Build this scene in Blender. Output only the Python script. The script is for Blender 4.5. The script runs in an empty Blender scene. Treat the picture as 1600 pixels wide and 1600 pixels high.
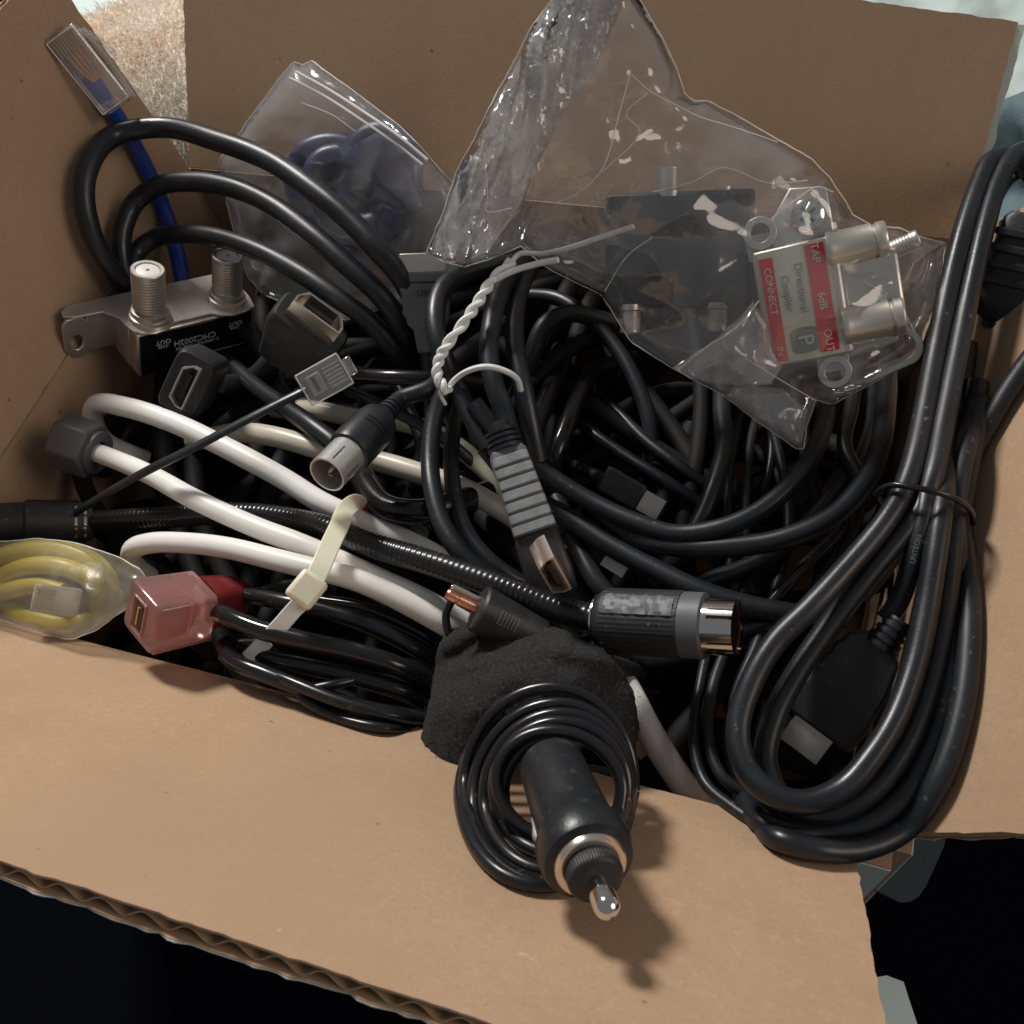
import bpy, bmesh, math, random
import numpy as np
from mathutils import Vector, Matrix, noise
from mathutils.geometry import delaunay_2d_cdt
random.seed(7)
rad = math.radians
S = bpy.context.scene
COL = S.collection

# ------------------------------------------------------------------ camera
W, D, H = 0.29, 0.197, 0.135            # carton opening (m) and depth
CAMP = Vector((0.25219, -0.0610, 0.23976))
RT = Vector((0.94715, 0.28673, -0.14383))
DN = Vector((0.17715, -0.84134, -0.51065))
FW = Vector((-0.26743, 0.45819, -0.84767))
FPX = 1500.0
cd = bpy.data.cameras.new('camera'); cam = bpy.data.objects.new('camera', cd); COL.objects.link(cam)
m = Matrix.Identity(4)
for r in range(3):
    m[r][0] = RT[r]; m[r][1] = -DN[r]; m[r][2] = -FW[r]; m[r][3] = CAMP[r]
cam.matrix_world = m
cd.sensor_width = 36; cd.lens = 36 * FPX / 1600; cd.clip_start = .01; cd.clip_end = 30
cd.dof.use_dof = True; cd.dof.focus_distance = .275; cd.dof.aperture_fstop = 45
S.camera = cam
S.render.resolution_x = S.render.resolution_y = 1024

# ------------------------------------------------------------------ world and lamps
wd = bpy.data.worlds.new('World'); S.world = wd; wd.use_nodes = True
bg = wd.node_tree.nodes['Background']
bg.inputs[0].default_value = (.88, .93, 1, 1); bg.inputs[1].default_value = .16
def lamp(name, direction, dist, size, power, color):
    ld = bpy.data.lights.new(name, 'AREA'); ld.shape = 'DISK'; ld.size = size; ld.energy = power; ld.color = color
    lo = bpy.data.objects.new(name, ld); COL.objects.link(lo)
    d = Vector(direction).normalized(); c = Vector((.14, .05, 0))
    lo.location = c + d * dist
    lo.rotation_euler = d.to_track_quat('Z', 'Y').to_euler()
lamp('ceiling_lamp', (-.50, .58, .66), 1.2, .24, 15.2, (1, .955, .90))
lamp('warm_fill_light', (.90, .05, .50), 1.4, .7, 4.6, (1, .86, .74))  # added fill from the right to brighten the left flap, no real source
S.view_settings.view_transform = 'Standard'; S.view_settings.look = 'None'
S.view_settings.exposure = 0; S.view_settings.gamma = 1

# ------------------------------------------------------------------ pixel helpers (target pixels -> points in the place)
def ray(px, py):
    return (FW + RT * ((px - 800) / FPX) + DN * ((py - 800) / FPX))
def P(px, py, z):
    d = ray(px, py); t = (z * .001 - CAMP.z) / d.z
    return CAMP + d * t
TF, TB, TL, TR = math.tan(rad(48)), 1 / math.tan(rad(50)), math.tan(rad(10)), 1 / math.tan(rad(50))
def clear(p, c):
    """slide a point towards the lens until it is c metres clear of walls and flaps"""
    d = (CAMP - p).normalized()
    for _ in range(400):
        z = p.z; ok = True
        if z > 0:
            if (p.x + z * TL) * .985 < c or (D + z * TB - p.y) * .766 < c or (W + z * TR - p.x) * .766 < c: ok = False
            if p.y < 0 and (z + TF * p.y) * .669 < c: ok = False
            if p.y < .006 and 0 < z < c and abs(p.y) < c: ok = False
        else:
            if p.x < c or p.x > W - c or p.y > D - c or p.y < c or z < -H + c: ok = False
        if ok: return p
        p = p + d * .0006
    return p
def Pp(px, py, O, N):
    d = ray(px, py); t = (O - CAMP).dot(N) / d.dot(N)
    return CAMP + d * t
def mpp(p):                                # metres per target pixel at p
    return (p - CAMP).dot(FW) / FPX
def frame3(p, x3, z3=(0, 0, 1), s=None):
    """frame at p; x3, z3 given as (right, down, towards viewer)"""
    tc = (CAMP - p).normalized()
    rt = (RT - tc * RT.dot(tc)).normalized(); dn = rt.cross(tc) * 1.0
    if dn.dot(DN) < 0: dn = -dn
    v = lambda a: rt * a[0] + dn * a[1] + tc * a[2]
    X = v(x3).normalized(); Z = v(z3); Z = (Z - X * Z.dot(X)).normalized(); Y = Z.cross(X)
    s = mpp(p) if s is None else s
    M = Matrix.Identity(4)
    for r in range(3):
        M[r][0] = X[r] * s; M[r][1] = Y[r] * s; M[r][2] = Z[r] * s; M[r][3] = p[r]
    return M
def fr(px, py, z, ang, tilt=0, roll=0):
    a, t = rad(ang), rad(tilt)
    M = frame3(P(px, py, z), (math.cos(t) * math.cos(a), math.cos(t) * math.sin(a), math.sin(t)))
    return M @ Matrix.Rotation(rad(roll), 4, 'X')

def frp(p, ang, tilt=0, roll=0):
    a, t = rad(ang), rad(tilt)
    return frame3(p, (math.cos(t) * math.cos(a), math.cos(t) * math.sin(a), math.sin(t))) @ Matrix.Rotation(rad(roll), 4, 'X')

# ------------------------------------------------------------------ materials
def mat(name, color, rough=.5, metal=0, bump=None, var=None, dust=0, **kw):
    m = bpy.data.materials.new(name); m.use_nodes = True; nt = m.node_tree; b = nt.nodes['Principled BSDF']
    b.inputs['Base Color'].default_value = (*color, 1); b.inputs['Roughness'].default_value = rough; b.inputs['Metallic'].default_value = metal
    for k, v in kw.items(): b.inputs[k.replace('_', ' ')].default_value = v
    tc = nt.nodes.new('ShaderNodeTexCoord')
    if bump:
        for sc, st in bump:
            n = nt.nodes.new('ShaderNodeTexNoise'); n.inputs['Scale'].default_value = sc; n.inputs['Detail'].default_value = 4
            bp = nt.nodes.new('ShaderNodeBump'); bp.inputs['Strength'].default_value = st; bp.inputs['Distance'].default_value = .0004
            nt.links.new(tc.outputs['Object'], n.inputs['Vector']); nt.links.new(n.outputs[0], bp.inputs['Height'])
            prev = b.inputs['Normal'].links
            if prev: nt.links.new(prev[0].from_socket, bp.inputs['Normal'])
            nt.links.new(bp.outputs[0], b.inputs['Normal'])
    if var:                                   # (scale, colour2, lo, hi, roughness delta)
        sc, c2, lo, hi, dr = var
        n = nt.nodes.new('ShaderNodeTexNoise'); n.inputs['Scale'].default_value = sc; n.inputs['Detail'].default_value = 6
        nt.links.new(tc.outputs['Object'], n.inputs['Vector'])
        cr = nt.nodes.new('ShaderNodeMapRange'); cr.inputs[1].default_value = lo; cr.inputs[2].default_value = hi
        nt.links.new(n.outputs[0], cr.inputs[0])
        mx = nt.nodes.new('ShaderNodeMix'); mx.data_type = 'RGBA'
        mx.inputs[6].default_value = (*color, 1); mx.inputs[7].default_value = (*c2, 1)
        nt.links.new(cr.outputs[0], mx.inputs[0]); nt.links.new(mx.outputs[2], b.inputs['Base Color'])
        if dr:
            mr = nt.nodes.new('ShaderNodeMapRange'); mr.inputs[3].default_value = rough; mr.inputs[4].default_value = rough + dr
            nt.links.new(cr.outputs[0], mr.inputs[0]); nt.links.new(mr.outputs[0], b.inputs['Roughness'])
    if dust:
        n = nt.nodes.new('ShaderNodeTexNoise'); n.inputs['Scale'].default_value = 620; n.inputs['Detail'].default_value = 2.5
        L_ = nt.links.new; L_(tc.outputs['Object'], n.inputs['Vector']); n2 = nt.nodes.new('ShaderNodeTexNoise'); n2.inputs['Scale'].default_value = 28; L_(tc.outputs['Object'], n2.inputs['Vector'])
        r = nt.nodes.new('ShaderNodeMapRange'); r.inputs[1].default_value = .66; r.inputs[2].default_value = .76; L_(n.outputs[0], r.inputs[0])
        r2 = nt.nodes.new('ShaderNodeMapRange'); r2.inputs[1].default_value = .38; r2.inputs[2].default_value = .62; L_(n2.outputs[0], r2.inputs[0])
        mm = nt.nodes.new('ShaderNodeMath'); mm.operation = 'MULTIPLY'; L_(r.outputs[0], mm.inputs[0]); L_(r2.outputs[0], mm.inputs[1])
        mx = nt.nodes.new('ShaderNodeMix'); mx.data_type = 'RGBA'; mx.inputs[7].default_value = (dust, dust, dust * .97, 1); L_(mm.outputs[0], mx.inputs[0])
        lk = b.inputs['Base Color'].links
        if lk: L_(lk[0].from_socket, mx.inputs[6])
        else: mx.inputs[6].default_value = (*color, 1)
        L_(mx.outputs[2], b.inputs['Base Color'])
        mr = nt.nodes.new('ShaderNodeMapRange'); mr.inputs[1].default_value = .3; mr.inputs[2].default_value = .7; mr.inputs[3].default_value = rough - .08; mr.inputs[4].default_value = rough + .14
        L_(n2.outputs[0], mr.inputs[0]); L_(mr.outputs[0], b.inputs['Roughness'])
    return m

def cardboard_mat(name, c1, c2, ridge=True):
    m = mat(name, c1, .85, 0, bump=[(1100, .10), (60, .05)])
    nt = m.node_tree; b = nt.nodes['Principled BSDF']; L = nt.links.new
    b.inputs['Specular IOR Level'].default_value = .2
    tc = nt.nodes.new('ShaderNodeTexCoord')
    def noi(s, det, rg=.6):
        n = nt.nodes.new('ShaderNodeTexNoise'); n.inputs['Scale'].default_value = s; n.inputs['Detail'].default_value = det; n.inputs['Roughness'].default_value = rg
        L(tc.outputs['Object'], n.inputs['Vector']); return n.outputs[0]
    def mix(f, a, c, lo, hi):
        r = nt.nodes.new('ShaderNodeMapRange'); r.inputs[1].default_value = lo; r.inputs[2].default_value = hi; L(f, r.inputs[0])
        x = nt.nodes.new('ShaderNodeMix'); x.data_type = 'RGBA'; L(r.outputs[0], x.inputs[0])
        if isinstance(a, tuple): x.inputs[6].default_value = (*a, 1)
        else: L(a, x.inputs[6])
        x.inputs[7].default_value = (*c, 1); return x.outputs[2]
    if ridge:
        w = nt.nodes.new('ShaderNodeTexWave'); w.bands_direction = ridge; w.inputs['Scale'].default_value = 1 / .0088 / 3.14159; w.inputs['Distortion'].default_value = .6; w.inputs['Detail'].default_value = 1
        L(tc.outputs['Object'], w.inputs['Vector']); bp = nt.nodes.new('ShaderNodeBump'); bp.inputs['Strength'].default_value = .035; bp.inputs['Distance'].default_value = .0004
        L(w.outputs['Fac'], bp.inputs['Height']); L(b.inputs['Normal'].links[0].from_socket, bp.inputs['Normal']); L(bp.outputs[0], b.inputs['Normal'])
    o = mix(noi(38, 5), c1, c2, .35, .68)
    o = mix(noi(1000, 4, .7), o, tuple(v * .78 for v in c1), .48, .8)
    o = mix(noi(420, 5, .75), o, tuple(min(1, v * 1.12) for v in c1), .52, .8)
    o = mix(noi(9, 3), o, tuple(v * .90 for v in c1), .45, .7)
    o = mix(noi(260, 2, .4), o, tuple(v * .45 for v in c1), .755, .80)      # dark flecks
    o = mix(noi(310, 2, .4), o, tuple(min(1, v * 1.2) for v in c1), .76, .82)
    L(o, b.inputs['Base Color'])
    return m

KRAFT = cardboard_mat('kraft_cardboard', (.445, .300, .192), (.405, .270, .169), 'X')
KRAFTY = cardboard_mat('kraft_cardboard_side', (.445, .300, .192), (.405, .270, .169), 'Y')
FLUTE = mat('flute_paper', (.46, .30, .18), .9, bump=[(500, .3)])
LINER = mat('white_outer_liner', (.62, .68, .62), .75, bump=[(400, .3)])
BLK = mat('black_pvc', (.020, .021, .024), .42, bump=[(260, .10), (1500, .05)], var=(90, (.034, .035, .038), .45, .75, .12), dust=.13)
BLKM = mat('charcoal_matte_pvc', (.012, .014, .018), .37, bump=[(300, .12), (1800, .08)], var=(70, (.021, .024, .030), .45, .75, .12), dust=.13)
DEEP = mat('deep_shade_black', (.009, .009, .010), .7, Specular_IOR_Level=.25)  # darker copy of the black PVC, shade of the deep pile in its colour
BLKG = mat('black_glossy_pvc', (.012, .012, .014), .20, bump=[(160, .08)], dust=.07)
PLAS = mat('black_plug_plastic', (.018, .019, .021), .48, bump=[(1400, .2)], var=(200, (.035, .036, .038), .5, .8, .1), dust=.13)
GREYP = mat('grey_grip_plastic', (.25, .27, .285), .5, bump=[(1500, .25)], var=(300, (.33, .35, .36), .4, .7, .1))
DGREY = mat('dark_grey_plastic', (.10, .105, .12), .5, bump=[(900, .15)])
HEXG = mat('grey_rubber', (.095, .09, .10), .55, bump=[(900, .15)])
WHT = mat('white_pvc', (.88, .87, .84), .28, bump=[(60, .12)], var=(40, (.76, .72, .65), .45, .8, .1))
CREAM = mat('cream_pvc', (.62, .58, .48), .32, bump=[(60, .12)], var=(40, (.50, .46, .38), .45, .8, .1))
BLUE = mat('blue_pvc', (.012, .05, .32), .38, bump=[(200, .1)])
NAVY = mat('navy_pvc', (.018, .026, .085), .35, bump=[(150, .15)], var=(60, (.035, .045, .12), .4, .7, .1))
NICK = mat('brushed_nickel', (.66, .61, .57), .34, .8, bump=[(700, .12)], var=(120, (.45, .41, .38), .4, .75, .15))
SILV = mat('cast_zinc', (.66, .65, .60), .38, .75, bump=[(500, .15)], var=(90, (.46, .45, .41), .4, .75, .15))
CHROME = mat('chrome', (.78, .75, .72), .12, 1, bump=[(300, .05)])
WARMNI = mat('warm_nickel', (.78, .69, .60), .2, .9)
GOLD = mat('gold_plating', (.62, .42, .20), .28, 1, bump=[(300, .1)])
COPPER = mat('copper_plating', (.80, .42, .28), .25, 1)
STEEL = mat('dull_steel', (.62, .60, .53), .35, .75, bump=[(500, .08)])
WPL = mat('white_insulator', (.78, .78, .74), .4)
NYLON = mat('nylon_tie', (.78, .77, .60), .38, Subsurface_Weight=.3, Subsurface_Scale=.004)
NYLONW = mat('white_nylon', (.78, .80, .80), .35)
TWIST = mat('white_twist_tie', (.74, .75, .74), .5, bump=[(700, .3)])
DARK = mat('black_cavity', (.006, .006, .006), .6)
BROWNC = mat('brown_cavity', (.05, .025, .015), .5)
BLKLAB = mat('black_label', (.006, .006, .007), .35)
REDL = mat('red_label_print', (.62, .035, .045), .45)
CREAML = mat('cream_label', (.55, .56, .47), .5, bump=[(300, .1)])
GREYPR = mat('grey_print', (.16, .20, .18), .6)
WPRINT = mat('white_print', (.62, .62, .60), .5)
REDPR = mat('dim_red_print', (.10, .008, .008), .5)
FUZZ = mat('grey_fuzz', (.05, .05, .048), .9)
VELC = mat('black_velcro', (.013, .013, .013), .95, bump=[(1300, 1), (300, .8)], var=(1100, (.05, .05, .05), .56, .75, 0))
PINK = mat('pink_clear_plastic', (.86, .50, .48), .13, bump=[(250, .2)], Transmission_Weight=.82, IOR=1.45)
DPINK = mat('red_clear_plastic', (.26, .035, .035), .2, bump=[(250, .15)], Transmission_Weight=.35, IOR=1.45)
YEL = mat('yellow_pvc', (.50, .40, .03), .4, bump=[(150, .2)])
NAVYCL = mat('navy_blanket', (.0034, .0037, .0060), 1.0, bump=[(1200, .8), (90, .8)], Specular_IOR_Level=0.0)
MINT = mat('pale_mint_sheet', (.50, .60, .58), .85, bump=[(500, .3), (40, .6)])
TEAL = mat('teal_cloth', (.14, .21, .24), .9, bump=[(700, .5), (50, .6)])
FUR = mat('cream_fur', (.86, .80, .72), .8, var=(25, (.84, .71, .58), .45, .62, 0))
PAPER = mat('pale_paper', (.55, .65, .63), .7)

def film(name, milk, tint=(.9, .93, .96), rough=.10, refl=1.0, bumpst=.5):
    m = bpy.data.materials.new(name); m.use_nodes = True; nt = m.node_tree; nt.nodes.clear(); L = nt.links.new
    out = nt.nodes.new('ShaderNodeOutputMaterial')
    tr = nt.nodes.new('ShaderNodeBsdfTransparent'); tr.inputs[0].default_value = (.97, .97, .97, 1)
    df = nt.nodes.new('ShaderNodeBsdfDiffuse'); df.inputs[0].default_value = (*tint, 1)
    tl = nt.nodes.new('ShaderNodeBsdfTranslucent'); tl.inputs[0].default_value = (*tint, 1)
    gl = nt.nodes.new('ShaderNodeBsdfGlossy'); gl.inputs['Roughness'].default_value = rough
    tc = nt.nodes.new('ShaderNodeTexCoord'); bp = None
    for sc, st in ((60, bumpst), (240, bumpst * .5)):
        n = nt.nodes.new('ShaderNodeTexNoise'); n.inputs['Scale'].default_value = sc; n.inputs['Detail'].default_value = 3; n.inputs['Distortion'].default_value = 1.2
        b2 = nt.nodes.new('ShaderNodeBump'); b2.inputs['Strength'].default_value = st; b2.inputs['Distance'].default_value = .0012
        L(tc.outputs['Object'], n.inputs['Vector']); L(n.outputs[0], b2.inputs['Height'])
        if bp: L(bp.outputs[0], b2.inputs['Normal'])
        bp = b2
    L(bp.outputs[0], gl.inputs['Normal'])
    fz = nt.nodes.new('ShaderNodeFresnel'); fz.inputs[0].default_value = 1.5; geo = nt.nodes.new('ShaderNodeNewGeometry'); io = nt.nodes.new('ShaderNodeMapRange'); io.inputs[3].default_value = 1.5; io.inputs[4].default_value = 1 / 1.5
    L(geo.outputs['Backfacing'], io.inputs[0]); L(io.outputs[0], fz.inputs[0])
    mu = nt.nodes.new('ShaderNodeMath'); mu.operation = 'MULTIPLY'; mu.inputs[1].default_value = 1.5 * refl; mu.use_clamp = True; L(fz.outputs[0], mu.inputs[0])
    m0 = nt.nodes.new('ShaderNodeMixShader'); m0.inputs[0].default_value = .5; L(df.outputs[0], m0.inputs[1]); L(tl.outputs[0], m0.inputs[2])
    n2 = nt.nodes.new('ShaderNodeTexNoise'); n2.inputs['Scale'].default_value = 45; n2.inputs['Detail'].default_value = 4; L(tc.outputs['Object'], n2.inputs['Vector'])
    mr = nt.nodes.new('ShaderNodeMapRange'); mr.inputs[1].default_value = .3; mr.inputs[2].default_value = .75
    mr.inputs[3].default_value = milk * .5; mr.inputs[4].default_value = milk * 1.7; L(n2.outputs[0], mr.inputs[0])
    m1 = nt.nodes.new('ShaderNodeMixShader'); L(mr.outputs[0], m1.inputs[0]); L(tr.outputs[0], m1.inputs[1]); L(m0.outputs[0], m1.inputs[2])
    m2 = nt.nodes.new('ShaderNodeMixShader'); L(mu.outputs[0], m2.inputs[0]); L(m1.outputs[0], m2.inputs[1]); L(gl.outputs[0], m2.inputs[2])
    L(m2.outputs[0], out.inputs[0]); return m
FILM = film('clear_bag_film', .105, tint=(.95, .95, .95), rough=.12, refl=1.5, bumpst=.09)
FILM2 = film('milky_zip_bag_film', .16, rough=.13, refl=1.4, bumpst=.10)
GLINT_ZIP = mat('glint_and_zip', (.78, .76, .74), .25)  # light caught on rims, creases and plug edges put into colour; also zip strips
CLEAR = film('clear_plastic', .14, tint=(.95, .93, .90), rough=.06, refl=2.6, bumpst=.12)
FILM3 = film('folded_bag_film', .24, tint=(.92, .94, .95), rough=.12, refl=2.4, bumpst=.05)
FILMY = film('clear_pouch_film', .17, tint=(.72, .70, .62), rough=.27, bumpst=.2)

# ------------------------------------------------------------------ mesh building
class MB:
    def __init__(s): s.v = []; s.f = []
    def add(s, vs, fs):
        o = len(s.v); s.v += [Vector(v) for v in vs]; s.f += [tuple(i + o for i in f) for f in fs]; return s
    def lathe(s, F, prof, seg=32, a0=0, a1=360, wob=None):
        full = abs(a1 - a0) >= 360; n = seg if full else seg + 1
        vs = []; fs = []
        for x, r in prof:
            for k in range(n):
                a = rad(a0 + (a1 - a0) * k / seg); rr = r if wob is None else r * wob(x, a)
                vs.append(F @ Vector((x, rr * math.cos(a), rr * math.sin(a))))
        m = len(prof)
        for i in range(m - 1):
            for k in range(seg):
                k2 = (k + 1) % n
                fs.append((i * n + k, i * n + k2, (i + 1) * n + k2, (i + 1) * n + k))
        if full:
            if prof[0][1] > 0: fs.append(tuple(range(n))[::-1])
            if prof[-1][1] > 0: fs.append(tuple((m - 1) * n + k for k in range(n)))
        return s.add(vs, fs)
    def ring(s, F, x0, x1, r0, r1, seg=32, a0=0, a1=360):
        """thick tube wall, r0 outer and r1 inner"""
        full = abs(a1 - a0) >= 360; n = seg if full else seg + 1; vs = []; fs = []
        for x, r in ((x0, r0), (x1, r0), (x1, r1), (x0, r1)):
            for k in range(n):
                a = rad(a0 + (a1 - a0) * k / seg); vs.append(F @ Vector((x, r * math.cos(a), r * math.sin(a))))
        for i in range(4):
            j = (i + 1) % 4
            for k in range(seg):
                k2 = (k + 1) % n; fs.append((i * n + k, i * n + k2, j * n + k2, j * n + k))
        if not full:
            fs.append((0, n, 2 * n, 3 * n)); fs.append((3 * n + n - 1, 2 * n + n - 1, 2 * n - 1, n - 1))
        return s.add(vs, fs)
    def box(s, F, x0, x1, y0, y1, z0, z1):
        vs = [F @ Vector((x, y, z)) for x in (x0, x1) for y in (y0, y1) for z in (z0, z1)]
        return s.add(vs, [(0, 1, 3, 2), (4, 6, 7, 5), (0, 4, 5, 1), (2, 3, 7, 6), (0, 2, 6, 4), (1, 5, 7, 3)])
    def prism(s, F, pts, t0, t1, axis='x'):
        mk = (lambda a, b, t: (t, a, b)) if axis == 'x' else (lambda a, b, t: (a, b, t))
        n = len(pts); vs = [F @ Vector(mk(a, b, t0)) for a, b in pts] + [F @ Vector(mk(a, b, t1)) for a, b in pts]
        fs = [tuple(range(n))[::-1], tuple(range(n, 2 * n))] + [(i, (i + 1) % n, n + (i + 1) % n, n + i) for i in range(n)]
        return s.add(vs, fs)
    def shell(s, F, pts, x0, x1, k=.82, depth=.9):
        """hollow socket: outline pts (y,z), open at x1"""
        n = len(pts); cy = sum(p[0] for p in pts) / n; cz = sum(p[1] for p in pts) / n
        t = (1 - k)
        h = min(max(p[0] for p in pts) - min(p[0] for p in pts), max(p[1] for p in pts) - min(p[1] for p in pts)) / 2
        w = h * t
        ins = []
        for a, b in pts:
            ins.append((a - math.copysign(min(w, abs(a - cy)), a - cy), b - math.copysign(min(w, abs(b - cz)), b - cz)))
        xd = x1 - (x1 - x0) * depth
        lay = [[(x0, *p) for p in pts], [(x1, *p) for p in pts], [(x1, *p) for p in ins], [(xd, *p) for p in ins]]
        vs = [F @ Vector(q) for l in lay for q in l]
        fs = [tuple(range(n))[::-1], tuple(3 * n + i for i in range(n))]
        for j in range(3):
            for i in range(n): fs.append((j * n + i, j * n + (i + 1) % n, (j + 1) * n + (i + 1) % n, (j + 1) * n + i))
        return s.add(vs, fs)
    def loft(s, F, secs, seg=28, e=4.0):
        """superellipse sections (x, hy, hz[, cy, cz])"""
        vs = []; fs = []
        for c in secs:
            x, hy, hz = c[:3]; cy, cz = (c[3], c[4]) if len(c) > 4 else (0, 0)
            for k in range(seg):
                a = 2 * math.pi * k / seg; ca, sa = math.cos(a), math.sin(a)
                vs.append(F @ Vector((x, cy + hy * math.copysign(abs(ca) ** (2 / e), ca), cz + hz * math.copysign(abs(sa) ** (2 / e), sa))))
        m = len(secs)
        for i in range(m - 1):
            for k in range(seg):
                k2 = (k + 1) % seg; fs.append((i * seg + k, i * seg + k2, (i + 1) * seg + k2, (i + 1) * seg + k))
        fs.append(tuple(range(seg))[::-1]); fs.append(tuple((m - 1) * seg + k for k in range(seg)))
        return s.add(vs, fs)
    def tube(s, pts, r, seg=14, per=8, rib=None, flat=None, taper=0):
        """pts world points, Catmull-Rom; rib=(period_m, amount)"""
        c = spline(pts, per); 
        if rib:
            c = resample(c, rib[0] / 4)
        n = len(c); tan = [(c[min(i + 1, n - 1)] - c[max(i - 1, 0)]).normalized() for i in range(n)]
        u = tan[0].orthogonal().normalized()
        if flat: u = (flat[2] - tan[0] * flat[2].dot(tan[0])).normalized()
        vs = []; fs = []; L = 0
        for i in range(n):
            if i: L += (c[i] - c[i - 1]).length
            u = (u - tan[i] * u.dot(tan[i])).normalized(); w = tan[i].cross(u)
            rr = r * (1 + .03 * noise.noise(c[i] * 70))
            if rib: rr *= 1 + rib[1] * math.cos(2 * math.pi * i / 4)
            if taper and (i == 0 or i == n - 1): rr *= taper
            fu, fw = (flat[0], flat[1]) if flat else (1, 1)
            for k in range(seg):
                a = 2 * math.pi * k / seg; vs.append(c[i] + u * (rr * fu * math.cos(a)) + w * (rr * fw * math.sin(a)))
        for i in range(n - 1):
            for k in range(seg):
                k2 = (k + 1) % seg; fs.append((i * seg + k, i * seg + k2, (i + 1) * seg + k2, (i + 1) * seg + k))
        fs.append(tuple(range(seg))[::-1]); fs.append(tuple((n - 1) * seg + k for k in range(seg)))
        return s.add(vs, fs)
def spline(p, per=8):
    p = [Vector(q) for q in p]
    if len(p) < 3: return [p[0].lerp(p[-1], t / per) for t in range(per + 1)]
    q = [p[0] * 2 - p[1]] + p + [p[-1] * 2 - p[-2]]; out = []
    for i in range(1, len(q) - 2):
        a, b, c, d = q[i - 1:i + 3]
        # centripetal parameterisation keeps uneven spacing smooth
        t0 = 0; t1 = t0 + max((b - a).length, 1e-6) ** .5; t2 = t1 + max((c - b).length, 1e-6) ** .5; t3 = t2 + max((d - c).length, 1e-6) ** .5
        for k in range(per):
            t = t1 + (t2 - t1) * k / per
            A1 = a * ((t1 - t) / (t1 - t0)) + b * ((t - t0) / (t1 - t0)); A2 = b * ((t2 - t) / (t2 - t1)) + c * ((t - t1) / (t2 - t1))
            A3 = c * ((t3 - t) / (t3 - t2)) + d * ((t - t2) / (t3 - t2))
            B1 = A1 * ((t2 - t) / (t2 - t0)) + A2 * ((t - t0) / (t2 - t0)); B2 = A2 * ((t3 - t) / (t3 - t1)) + A3 * ((t - t1) / (t3 - t1))
            out.append(B1 * ((t2 - t) / (t2 - t1)) + B2 * ((t - t1) / (t2 - t1)))
    out.append(p[-1]); return out
def resample(c, step):
    out = [c[0]]; acc = 0
    for i in range(1, len(c)):
        seg = (c[i] - c[i - 1]).length; d = step - acc
        while d <= seg:
            out.append(c[i - 1].lerp(c[i], d / seg)); d += step
        acc = seg - (d - step)
    return out

def build(name, mb, m, parent=None, label=None, cat=None, group=None, kind=None, bevel=0, sharp=40, smooth=True):
    root = parent
    while root is not None and root.parent is not None: root = root.parent
    if root is not None: loc = Vector(root['_loc'])
    else:
        vs = mb.v; loc = Vector((sum(v.x for v in vs) / len(vs), sum(v.y for v in vs) / len(vs), min(v.z for v in vs)))
    me = bpy.data.meshes.new(name); me.from_pydata([v - loc for v in mb.v], [], mb.f); me.update()
    bm = bmesh.new(); bm.from_mesh(me); bmesh.ops.recalc_face_normals(bm, faces=bm.faces); bm.to_mesh(me); bm.free()
    if smooth:
        me.polygons.foreach_set('use_smooth', [True] * len(me.polygons)); me.set_sharp_from_angle(angle=rad(sharp))
    for mm in (m if isinstance(m, list) else [m]): me.materials.append(mm)
    o = bpy.data.objects.new(name, me); COL.objects.link(o)
    if parent is None:
        o.location = loc; o['_loc'] = list(loc)
    else: o.parent = parent
    if bevel:
        bv = o.modifiers.new('bevel', 'BEVEL'); bv.width = bevel; bv.segments = 2; bv.limit_method = 'ANGLE'; bv.angle_limit = rad(35)
    tag(o, label, cat, group, kind); return o
def tag(o, label=None, cat=None, group=None, kind=None):
    for k, v in (('label', label), ('category', cat), ('group', group), ('kind', kind)):
        if v: o[k] = v
def thing(name, loc, label, cat, group=None, kind=None):
    o = bpy.data.objects.new(name, None); COL.objects.link(o); o.location = loc; o['_loc'] = list(loc); o.empty_display_size = .01
    tag(o, label, cat, group, kind); return o
def text(s, F, size, m, parent, name='lettering', thick=.25, align='CENTER', sx=1):
    cu = bpy.data.curves.new(name, 'FONT'); cu.body = s; cu.size = size; cu.align_x = align; cu.align_y = 'CENTER'; cu.extrude = thick
    cu.resolution_u = 3
    o = bpy.data.objects.new(name, cu); COL.objects.link(o)
    dg = bpy.context.evaluated_depsgraph_get(); me = bpy.data.meshes.new_from_object(o.evaluated_get(dg))
    mb = MB(); mb.add([F @ Vector((v.co.x * sx, v.co.y, v.co.z)) for v in me.vertices], [tuple(p.vertices) for p in me.polygons])
    bpy.data.objects.remove(o); bpy.data.meshes.remove(me)
    return build(name, mb, m, parent, smooth=False)
def pts(l): return [P(*q) for q in l]
def tw(l, w, out=False, ex=0):                      # pixel path + pixel width -> world path, radius
    p = pts(l); r = w * .5 * sum(mpp(q) for q in p) / len(p)
    if not out: p = [clear(q, r * 1.02 + ex) for q in p]
    return p, w * .5 * sum(mpp(q) for q in p) / len(p)

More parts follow.
